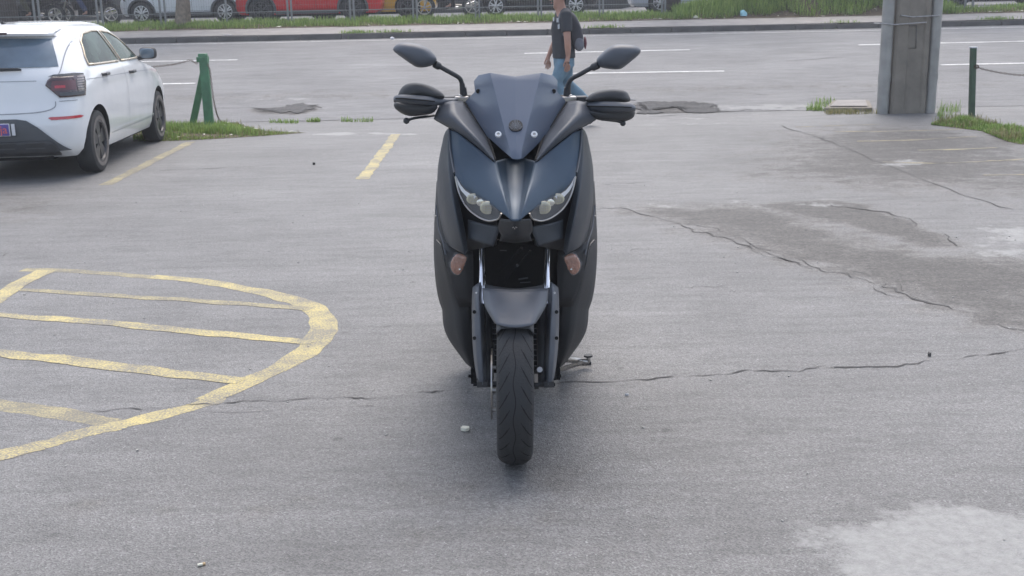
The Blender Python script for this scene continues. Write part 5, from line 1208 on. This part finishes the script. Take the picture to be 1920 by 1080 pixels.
fc = bpy.data.curves.new('t', 'FONT'); fc.body = 'loja'; fc.size = .105; fc.extrude = .002; fc.align_x = 'RIGHT'; fo = bpy.data.objects.new('t', fc); COL.objects.link(fo)
dg = bpy.context.evaluated_depsgraph_get(); me = bpy.data.meshes.new_from_object(fo.evaluated_get(dg)); bpy.data.objects.remove(fo)
me.materials.clear(); me.transform(Matrix.Translation((.19, S.rear(0, Z(.48))-.046, Z(.455))) @ Matrix.Rotation(math.pi/2, 4, 'X')); put(me, 'plate_print', M['pink'], pl, None)
# roof spoiler, brake lamp, wiper, antenna
b = MB(); rows = []
for x in np.linspace(-.575, .575, 17):
    e = 1-.35*abs(x/.575)**4; y0 = S.rear(x, Z(1.335)); zc = Z(1.418)-.03*abs(x/.6)**2.5
    rows.append([(x, y0+.015, Z(1.335)), (x, y0-.10*e, Z(1.352)-.012*abs(x/.6)**2), (x, y0-.115*e, Z(1.372)-.012*abs(x/.6)**2), (x, y0-.03, zc-.012), (x, y0+.16, zc+.01), (x, y0+.35, zc-.03)])
b.grid(rows); sp = put(b.mesh('s'), 'roof_spoiler', M['carwhite'], smooth=45); solid(sp, .006)
b = MB(); y0 = S.rear(0, Z(1.335))-.113; b.box((0, y0, Z(1.372)), (.40,.012,.020)); put(b.mesh('s'), 'brake_lamp', M['tail'])
b = MB(); f = lambda x, z, o_=.03: Vector((x, S.rear(x, Z(z))-o_, Z(z))); b.tube([f(0,1.0,.02), f(0,1.03,.04), f(.10,1.045,.04), f(.30,1.045,.035), f(.33,1.04,.03)], [.022,.022,.016,.009,.006], 8); b.tube([f(-.12,1.03,.03), f(.33,1.035,.022)], .009, 6); put(b.mesh('w'), 'wiper', M['black'])
b = MB(); b.tube([(0,.74,Z(1.448)), (0,.70,Z(1.475))], [.032,.012], 10); b.tube([(0,.70,Z(1.475)), (0,.50,Z(1.62))], [.006,.003], 6); put(b.mesh('w'), 'antenna', M['black'])
b = MB(); b.grid(line_patch(S, [(.30,.30),(.355,.36)], 'side', .004, .003)) ; 
b = MB()
for sg in (1, -1): b.grid(line_patch(S, [(.45, Z(.915)), (1.0, Z(.905)), (2.0, Z(.89)), (3.1, Z(.86))], 'side', .006, .002, sg))
put(b.mesh('cl'), 'crease_line', M['seamsoft'], None or ct, None)
# fuel seam and lower door line
b = MB(); b.grid(line_patch(S, [(1.1, Z(.345)), (2.85, Z(.345))], 'side', .012, .010)); put(b.mesh('d'), 'sill_line', M['carwhite'])
# ------------------------------------------------------------------ traffic beyond the fence
def far_car(name, label, cat, pxr, pxf, Y, spec, yaw=0):
    """pxr / pxf: pixel columns of the rear and front wheel centres"""
    xr, xf = PD(pxr, 30, Y).x, PD(pxf, 30, Y).x; sgn = 1 if xf > xr else -1
    wb = spec['yf']-spec['yr']; s = abs(xf-xr)/wb/math.cos(yaw); spec['scale'] = s; L = spec['shape'].get('L', 4.07)
    hd = -math.pi/2*sgn + yaw*sgn; fwd = Vector((-math.sin(hd), math.cos(hd), 0)); hw = spec['shape'].get('hw', .875)
    mx = (xr+xf)/2; c = Vector((mx, Y+hw*s, 1.108)) + fwd*((L/2-(spec['yr']+spec['yf'])/2)*s)
    build_car(name, label, cat, c, hd, spec)
FYc = 31.3
suv = dict(L=4.25, hw=.9, H=1.62, gc=.24)
far_car('crossover', 'pale grey crossover with silver alloy wheels behind the fence at the top left', 'car', 422, 265, 31.7, dict(paint=M['carpale'], yr=.82, yf=3.47, rw=.34, rim=M['rimsilver'], style='alloy6', clad=True, shape=dict(suv)))
far_car('red_car', 'bright red crossover with black wheel arches behind the fence', 'car', 662, 489, 31.45, dict(paint=M['carred'], yr=.80, yf=3.40, rw=.33, rim=M['rimdark'], style='alloy5', clad=True, shape=dict(L=4.2, hw=.88, H=1.56, gc=.19)))
far_car('yellow_car', 'yellow hatchback behind the fence to the right of the red one', 'car', 600, 765, 32.4, dict(paint=M['caryellow'], yr=.70, yf=3.20, rw=.31, rim=M['rimdark'], style='steel', shape=dict(L=4.0, H=1.5, gc=.19)))
far_car('black_car', 'black car with bright alloy wheels behind the fence and the walking man', 'car', 1080, 930, 32.1, dict(paint=M['carblack'], yr=.72, yf=3.28, rw=.335, rim=M['rimsilver'], style='alloy5', shape=dict(L=4.1, H=1.5, gc=.24)))
far_car('silver_car', 'silver-blue car standing behind the tall grassy bank', 'car', 1395, 1238, 32.7, dict(paint=M['carsilver'], yr=.80, yf=3.40, rw=.32, rim=M['rimsilver'], style='alloy5', shape=dict(L=4.3, H=1.48, gc=.2)))
far_car('silver_car', 'pale silver car beyond the fence right of the utility pole', 'car', 1800, 1960, 34.2, dict(paint=M['carsilver'], yr=.80, yf=3.40, rw=.32, rim=M['rimdark'], style='steel', shape=dict(L=4.3, H=1.48, gc=.2)))

def skin(name, J, E, mats, parent, sub=2, root=None):
    """J: name -> (x, y, z, radius[, radius2])"""
    ks = list(J); me = bpy.data.meshes.new(name); me.from_pydata([J[k][:3] for k in ks], [(ks.index(a), ks.index(b_)) for a, b_ in E], [])
    o = link(name, me, mats, parent, smooth=None)
    o.modifiers.new('skin', 'SKIN'); 
    for i, k in enumerate(ks):
        r = J[k][3:]; sv = me.skin_vertices[0].data[i]; sv.radius = (r[0], r[-1]); sv.use_root = (k == (root or ks[0]))
    o.modifiers['skin'].use_smooth_shade = True
    mm = o.modifiers.new('sub', 'SUBSURF'); mm.levels = mm.render_levels = sub
    return o

# person walking across the lot edge, facing left (-x); local frame: x right, y away, z up, metres
Pg = G(1062, 238); YP = Pg.y
pr = thing('person', 'man in black short-sleeved jersey and light blue jeans walking left with a backpack', 'person', Pg)
def W_(px, py, dy): v = PD(px, py, YP+dy)-Pg; return (v.x, v.y, v.z)
def hand(cx, cy, cz, s, dirz=-1):     # relaxed hand hanging down: palm and five fingers
    J = {'w': (cx, cy, cz+.085, .027, .022), 'p1': (cx-.003, cy, cz+.045, .036, .019), 'p2': (cx-.006, cy, cz+.005, .038, .018)}; E = [('w','p1'),('p1','p2')]
    for k, (dx, ln) in enumerate(((-.027,.065),(-.009,.078),(.010,.074),(.027,.058))):
        J[f'f{k}a'] = (cx+dx-.006, cy, cz-.018, .0095); J[f'f{k}b'] = (cx+dx-.011, cy+s*.008, cz-.018-ln*.5, .009); J[f'f{k}c'] = (cx+dx-.015, cy+s*.022, cz-.018-ln*.95, .0075); E += [('p2',f'f{k}a'),(f'f{k}a',f'f{k}b'),(f'f{k}b',f'f{k}c')]
    J['t1'] = (cx-.038, cy+s*.006, cz+.028, .012); J['t2'] = (cx-.052, cy+s*.014, cz-.006, .0105); J['t3'] = (cx-.055, cy+s*.022, cz-.032, .009); E += [('p1','t1'),('t1','t2'),('t2','t3')]
    return J, E
hip = W_(1057, 104, 0); chest = W_(1056, 50, 0); neck = W_(1052, 22, 0); 
# body: one continuous skin mesh
sh = .17
J = {'pel': (*hip, .10, .11), 'waist': (hip[0]-.005, 0, hip[2]+.16, .10, .12), 'chest': (chest[0], 0, chest[2]+.02, .10, .13), 'ub': (neck[0]+.02, 0, neck[2]-.11, .07, .09), 'neck': (neck[0], 0, neck[2]+.0, .052, .055), 'nk2': (neck[0]-.018, 0, neck[2]+.055, .055, .055), 'hd1': (neck[0]-.03, 0, neck[2]+.12, .082, .070), 'hd2': (neck[0]-.022, 0, neck[2]+.19, .096, .078), 'hd3': (neck[0]-.012, 0, neck[2]+.245, .070, .06)}
E = [('pel','waist'),('waist','chest'),('chest','ub'),('ub','neck'),('neck','nk2'),('nk2','hd1'),('hd1','hd2'),('hd2','hd3')]
J['chin'] = (neck[0]-.085, 0, neck[2]+.075, .030, .03); E.append(('nk2','chin'))
na = W_(1061, 26, -.16); ne = W_(1064, 78, -.23); nw = W_(1066, 108, -.20)
fa = W_(1052, 26, .17); fe = W_(1042, 76, .22); fw_ = W_(1030, 103, .20)
for nm, a, e, w, s in (('n', na, ne, nw, -1), ('f', fa, fe, fw_, 1)):
    J[nm+'s'] = (a[0], a[1], a[2], .062, .062); J[nm+'e'] = (*e, .042, .042); J[nm+'m'] = ((e[0]*.6+w[0]*.4), (e[1]*.6+w[1]*.4), e[2]*.6+w[2]*.4, .044, .040); 
    HJ, HE = hand(w[0]-.006, w[1], w[2]-.085, -s)
    for k, v in HJ.items(): J[nm+k] = v
    E += [('ub', nm+'s'), (nm+'s', nm+'e'), (nm+'e', nm+'m'), (nm+'m', nm+'w')] + [(nm+a_, nm+b_) for a_, b_ in HE]
kn = W_(1043, 152, -.09); an = W_(1058, 222, -.09); kf = W_(1063, 157, .09); af = W_(1112, 205, .10)
for nm, k_, a_, y in (('n', kn, an, -.09), ('f', kf, af, .09)):
    J[nm+'h'] = (hip[0], y*.8, hip[2]-.08, .065, .065); J[nm+'k'] = (*k_, .055, .055); J[nm+'a'] = (*a_, .038, .036); E += [('pel', nm+'h'), (nm+'h', nm+'k'), (nm+'k', nm+'a')]
skin('body', J, E, M['skin'], pr, 2, 'pel')
# face features, hair
hx, hz = neck[0]-.022, neck[2]+.15
b = MB(); b.add([(hx-.098,0,hz+.035),(hx-.128,0,hz-.005),(hx-.095,.014,hz-.015),(hx-.095,-.014,hz-.015),(hx-.09,.010,hz+.03),(hx-.09,-.010,hz+.03)], [(0,1,2,4),(0,5,3,1),(1,3,2)]); b.build('nose', M['skin'], pr)
b = MB()
for s in (-1, 1): b.sphere((hx-.082, s*.032, hz+.035), .011, 8)
b.build('eyes', M['hair'], pr); b = MB(); b.tube([(hx-.090,-.022,hz-.045),(hx-.098,0,hz-.045),(hx-.090,.022,hz-.045)], .006, 6); b.build('mouth', mat('lips', (.3,.12,.10), .6), pr)
b = MB()
for s in (-1, 1): b.sphere((hx+.012, s*.082, hz+.01), .026, 10, (.75,.35,1.15))
b.build('ears', M['skin'], pr)
b = MB()
n = 18; rows = []
for i in range(8):
    ph = math.pi*(.02+.60*i/7); rows.append([(hx+.012+math.sin(ph)*math.cos(a)*.108+(.0), math.sin(ph)*math.sin(a)*.092, hz+.035+math.cos(ph)*.105+ (.05*max(0, -math.cos(a)) if i > 4 else 0)) for a in [2*math.pi*k/n for k in range(n+1)]])
b.grid(rows); solid(b.build('hair', M['hair'], pr, smooth=60), .012)
# jersey
def remesh(o, v=.012, sm=4):
    m = o.modifiers.new('r', 'REMESH'); m.mode = 'VOXEL'; m.voxel_size = v; m.use_smooth_shade = True; m2 = o.modifiers.new('s', 'SMOOTH'); m2.iterations = sm; m2.factor = .5; return o
def loft(b, R, n=20):
    P = []
    for i in range(len(R)-1):
        for k in range(3):
            t = k/3; P.append([R[i][j]*(1-t)+R[i+1][j]*t for j in range(5)])
    P.append(R[-1]); vs = [(x+rx*math.cos(2*math.pi*k/n), y+ry*math.sin(2*math.pi*k/n), z) for x, y, z, rx, ry in P for k in range(n)]
    return b.add(vs, [(i*n+k, i*n+(k+1)%n, (i+1)*n+(k+1)%n, (i+1)*n+k) for i in range(len(P)-1) for k in range(n)]+[tuple(range(n-1,-1,-1)), tuple((len(P)-1)*n+k for k in range(n))])
hx0, hz0, cx0, cz0, nx0, nz0 = hip[0], hip[2], chest[0], chest[2], neck[0], neck[2]
b = loft(MB(), [(hx0+.004,0,hz0-.03,.142,.178),(hx0,0,hz0+.04,.140,.176),(hx0-.008,0,hz0+.18,.136,.165),(cx0-.010,0,cz0-.02,.140,.178),(cx0,0,cz0+.08,.132,.188),(nx0+.022,0,nz0-.10,.112,.180),(nx0+.020,0,nz0-.055,.085,.125),(nx0+.008,0,nz0-.005,.066,.066)])
for a, e in ((na, ne), (fa, fe)):
    A_, E_ = Vector(a), Vector(e); b.tube([A_+Vector((0,-A_.y*.35,.012)), A_+Vector((0,0,-.01)), A_.lerp(E_, .35), A_.lerp(E_, .66)], [.070,.078,.072,.068], 14)
remesh(b.build('jersey', M['shirt'], pr), .011)
for (x, y, dx, dy, d) in ((1045.5, 38, 4, 8, -.165), (1047.5, 50, 3.5, 9, -.17), (1038, 36, 2.2, 8, -.12)):
    o = pillow_w = MB(); P0 = [W_(x+a*dx/2, y+b_*dy/2, d-.02) for a, b_ in ((-1,-1),(1,-1),(1,1),(-1,1))]; P1 = [W_(x+a*dx/2, y+b_*dy/2, d+.04) for a, b_ in ((-1,-1),(1,-1),(1,1),(-1,1))]; o.add(P0+P1, [(0,1,2,3),(0,4,5,1),(1,5,6,2),(2,6,7,3),(3,7,4,0)]); bevel(o.build('jersey_print', M['shirtwhite'], pr), .004)
# jeans
b = loft(MB(), [(hx0+.004,0,hz0-.14,.128,.165),(hx0,0,hz0-.02,.130,.165),(hx0,0,hz0+.05,.118,.150)])
for k_, a_, y in ((kn, an, -.088), (kf, af, .088)):
    H_ = Vector((hx0+.01, y, hz0-.08)); K_, A_ = Vector(k_), Vector(a_); K2 = K_+(A_-K_)*.06
    b.tube([H_, H_.lerp(K_, .35), H_.lerp(K_, .75), K_, K2, K_.lerp(A_, .4)+Vector((.014,0,0)), K_.lerp(A_, .8), A_+Vector((0,0,-.03))], [.108,.098,.082,.073,.072,.072,.064,.064], 16)
remesh(b.build('jeans', M['jeans'], pr), .012)
skin('shoe', {'h': (an[0]+.02, an[1], .045, .045, .042), 'm': (an[0]-.09, an[1], .040, .040, .045), 't': (an[0]-.17, an[1], .034, .030, .040)}, [('h','m'),('m','t')], M['shoe'], pr, 2, 'm')
skin('shoe', {'h': (af[0]+.035, af[1], af[2]-.03, .045, .042), 'm': (af[0]-.02, af[1], max(.05, af[2]-.12), .040, .045), 't': (af[0]-.07, af[1], .035, .030, .040)}, [('h','m'),('m','t')], M['shoe'], pr, 2, 'm')
# backpack
bp = thing('backpack', 'dark backpack with a grey front pocket worn by the walking man', 'backpack', (PD(1082, 65, YP).x, YP, PD(1082, 65, YP).z))
def qp(px, py, dy): return PD(px, py, YP+dy)
def slab(name, out, d0, d1, m, par):
    K = len(out); V = []; cx = sum(q[0] for q in out)/K; cy = sum(q[1] for q in out)/K
    for dd, s in ((d0, .80), (d0+.05, 1), (d1-.05, 1), (d1, .80)): V += [qp(cx+(x-cx)*s, cy+(y-cy)*s, dd) for x, y in out]
    F = [(i*K+k, i*K+(k+1)%K, (i+1)*K+(k+1)%K, (i+1)*K+k) for i in range(3) for k in range(K)]+[tuple(range(K-1,-1,-1)), tuple(3*K+k for k in range(K))]
    o = MB().add(V, F).build(name, m, par, True, smooth=60); mm = o.modifiers.new('s','SUBSURF'); mm.levels = mm.render_levels = 2; return o
slab('main_bag', [(1066,22),(1073,21),(1081,30),(1088,45),(1093,62),(1095,80),(1092,94),(1083,96),(1072,88),(1068,60),(1066,35)], -.15, .15, M['packdark'], bp)
slab('front_pocket', [(1077,66),(1086,65),(1093,70),(1096,82),(1094,93),(1087,97),(1078,94),(1075,84)], -.155, .10, M['pack'], bp)
slab('side_pocket', [(1095,66),(1099,70),(1101,80),(1099,92),(1096,94),(1094,80)], -.08, .13, M['packred'], bp)
b = MB(); b.tube(catmull([qp(1070,26,-.10), qp(1060,19,-.11), qp(1050,27,-.14), qp(1048,45,-.16), qp(1056,66,-.165), qp(1070,78,-.15)], 5), .022, 8, flat=.35); b.build('strap', M['pack'], bp, True)
b = MB(); b.tube(catmull([qp(1070,26,.10), qp(1060,19,.11), qp(1050,27,.14), qp(1048,45,.16), qp(1056,66,.165), qp(1070,78,.15)], 5), .022, 8, flat=.35); b.build('strap', M['pack'], bp, True)

# motorcycles with riders behind the fence
def motorcycle(label, x, Y, face, s=1.0, body=M['bikeblack'], red=False):
    z0 = 1.108; t = thing('motorcycle', label, 'motorcycle', (x, Y, z0), Matrix.Rotation(0 if face > 0 else math.pi, 3, 'Z'))
    # local: +x forward
    for (xw, r) in ((-.64,.29),(.66,.30)):
        w = part_empty('wheel', t, (xw, 0, r)); prof2 = [(-.035,r-.10),(-.055,r-.06),(-.045,r-.012),(-.02,r),(.02,r),(.045,r-.012),(.055,r-.06),(.035,r-.10)]
        MB().lathe(prof2, 'y', n=32).build('tyre', M['tyre'], w); b = MB().lathe([(-.03,r-.095),(.03,r-.095),(.03,r-.12),(-.03,r-.12),(-.03,r-.095)], 'y', n=32)
        for k in range(5):
            R = Matrix.Rotation(k*2*math.pi/5, 3, 'Y'); b.box(R @ Vector((0,0,(r-.07)/2)), (.025,.02,r-.07), R)
        b.build('rim', M['steel'], w)
    b = MB(); b.tube([(.66,-.09,.30),(.42,-.09,.95)], .022, 8); b.tube([(.66,.09,.30),(.42,.09,.95)], .022, 8); b.tube([(.40,-.33,1.0),(.42,0,.98),(.40,.33,1.0)], .014, 8); b.build('front_fork', M['steel'], t)
    b = MB(); b.grid([[(.45,-.02,.70),(.45,.02,.70)],[(.35,-.14,.92),(.35,.14,.92)],[(.10,-.15,.95),(.10,.15,.95)],[(-.12,-.09,.82),(-.12,.09,.82)]]); solid(b.build('fuel_tank', M['dullred'] if red else body, t, smooth=60), .16)
    b = MB(); b.grid([[(-.10,-.11,.80),(-.10,.11,.80)],[(-.45,-.13,.80),(-.45,.13,.80)],[(-.85,-.09,.90),(-.85,.09,.90)]]); bevel(b.build('seat', M['black'], t), .01); solid(t.children[-1] if t.children else b, .07) if 0 else None
    for sy in (-1, 1):
        b = MB(); b.add([(.30,sy*.10,.80),(.05,sy*.13,.86),(-.30,sy*.12,.80),(-.88,sy*.08,.86),(-.86,sy*.09,.70),(-.40,sy*.13,.52),(-.10,sy*.15,.46),(.30,sy*.15,.40),(.38,sy*.12,.60)], [(0,1,2,3,4,5,6,7,8)]); solid(b.build('side_panel', body, t), .03)
    b = MB(); b.box((.02,0,.42), (.40,.26,.34)); b.tube([(.15,0,.42),(.20,0,.62)], .09, 10); bevel(b.build('engine', M['blackdeep'], t), .02)
    b = MB(); b.tube([(.20,-.10,.40),(.05,-.15,.24),(-.30,-.16,.28),(-.80,-.17,.42)], [.02,.022,.04,.05], 10); b.build('exhaust', M['chrome'], t)
    b = MB(); b.grid([[(-.60,-.08,.86),(-.60,.08,.86)],[(-.90,-.07,.84),(-.90,.07,.84)],[(-1.05,-.06,.62),(-1.05,.06,.62)]]); solid(b.build('rear_fender', body, t), .02)
    b = MB(); b.box((-.98,0,.86), (.12,.13,.06)); bevel(b.build('tail_light', M['tailred'], t), .015)
    b = MB(); b.tube([(-.64,-.08,.29),(.0,-.08,.36)], .025, 8); b.tube([(-.60,-.12,.32),(-.45,-.12,.75)], .028, 8); b.build('swing_arm', M['steel'], t)
    b = MB(); b.add([(.45,-.06,.585),(.62,-.06,.635),(.80,-.06,.60),(.45,.06,.585),(.62,.06,.635),(.80,.06,.60)], [(0,1,4,3),(1,2,5,4)]); solid(b.build('front_fender', M['dullred'] if red else body, t), .012)
    return t
def rider(label, x, Y, face, trousers, top):
    z0 = 1.108; t = thing('person', label, 'person', (x, Y, z0), Matrix.Rotation(0 if face > 0 else math.pi, 3, 'Z'))
    J = {'pel': (-.28,0,.93,.13,.15), 'ch': (-.12,0,1.28,.13,.17), 'nk': (-.04,0,1.50,.055,.055), 'hd': (-.01,0,1.66,.09,.08)}; E = [('pel','ch'),('ch','nk'),('nk','hd')]
    for s in (-1, 1):
        J[f'k{s}'] = (.16,s*.23,.74,.06); J[f'a{s}'] = (-.06,s*.22,.34,.042); J[f'f{s}'] = (.08,s*.22,.27,.04); E += [('pel',f'k{s}'),(f'k{s}',f'a{s}'),(f'a{s}',f'f{s}')]
        J[f's{s}'] = (-.10,s*.20,1.40,.06); J[f'e{s}'] = (.10,s*.32,1.16,.045); J[f'w{s}'] = (.36,s*.30,1.06,.032); E += [('ch',f's{s}'),(f's{s}',f'e{s}'),(f'e{s}',f'w{s}')]
    skin('body', J, E, M['skin'], t, 2, 'pel')
    J = {'pel': (-.28,0,.93,.15,.17), 'top': (-.24,0,1.05,.14,.165)}; E = [('pel','top')]
    for s in (-1, 1): J[f'k{s}'] = (.16,s*.23,.74,.085); J[f'a{s}'] = (-.05,s*.22,.36,.068); E += [('pel',f'k{s}'),(f'k{s}',f'a{s}')]
    skin('trousers', J, E, trousers, t, 2, 'pel')
    J = {'w': (-.24,0,1.03,.155,.18), 'ch': (-.12,0,1.28,.155,.19), 'co': (-.05,0,1.45,.07,.07)}; E = [('w','ch'),('ch','co')]
    for s in (-1, 1): J[f's{s}'] = (-.10,s*.20,1.40,.08); J[f'e{s}'] = (.10,s*.32,1.16,.062); J[f'w{s}'] = (.32,s*.305,1.075,.045); E += [('ch',f's{s}'),(f's{s}',f'e{s}'),(f'e{s}',f'w{s}')]
    skin('jacket', J, E, top, t, 2, 'ch')
    MB().sphere((0,0,1.68), .145, 16, (1.05,.9,1)).build('helmet', M['bikeblack'], t)
    for s in (-1, 1): skin('shoe', {'a': (-.06,s*.22,.30,.05), 'b': (.10,s*.22,.26,.045)}, [('a','b')], M['shoe'], t, 1)
    return t
for (px, Y, face, lab, red, rl, tr, jk) in (
    (60, 31.5, -1, 'black motorcycle with a glowing red tail lamp at the top left above the hatchback', True, 'rider in olive trousers on the leftmost black motorcycle', M['olive'], M['packdark']),
    (165, 31.6, -1, 'black motorcycle whose rider wears navy trousers, left of the pale crossover', False, 'rider in navy trousers on the motorcycle left of the pale crossover', M['navyjeans'], M['navyjeans']),
    (842, 31.3, -1, 'dark motorcycle with a bright silencer between the yellow and the black car', False, 'rider in dark clothes on the motorcycle between the yellow and the black car', M['packdark'], M['packdark'])):
    x = PD(px, 30, Y).x; motorcycle(lab, x, Y, face, red=red); rider(rl, x, Y, face, tr, jk)
# added dark car body, fills the dark gap in the top left corner
far_car('filler_car', 'added dark car filling the dark gap behind the motorcycles at the top left corner', 'car', -120, 60, 33.6, dict(paint=M['carblack'], yr=.80, yf=3.47, rw=.34, rim=M['rimdark'], style='steel', shape=dict(L=4.4, hw=.9, H=1.7, gc=.22)))

# ------------------------------------------------------------------ air
hz = MB(); hz.box((0, 20, 4.2), (110, 84, 11.6)); ho = hz.build('haze', bpy.data.materials.new('haze_air'), smooth=None); ho['kind'] = 'stuff'
hm = ho.data.materials[0]; hm.use_nodes = True; N = hm.node_tree.nodes; N.remove(N['Principled BSDF']); v = N.new('ShaderNodeVolumePrincipled'); v.inputs['Density'].default_value = .0022; v.inputs['Color'].default_value = (.93,.95,1,1); v.inputs['Anisotropy'].default_value = .2
hm.node_tree.links.new(v.outputs[0], N['Material Output'].inputs['Volume'])
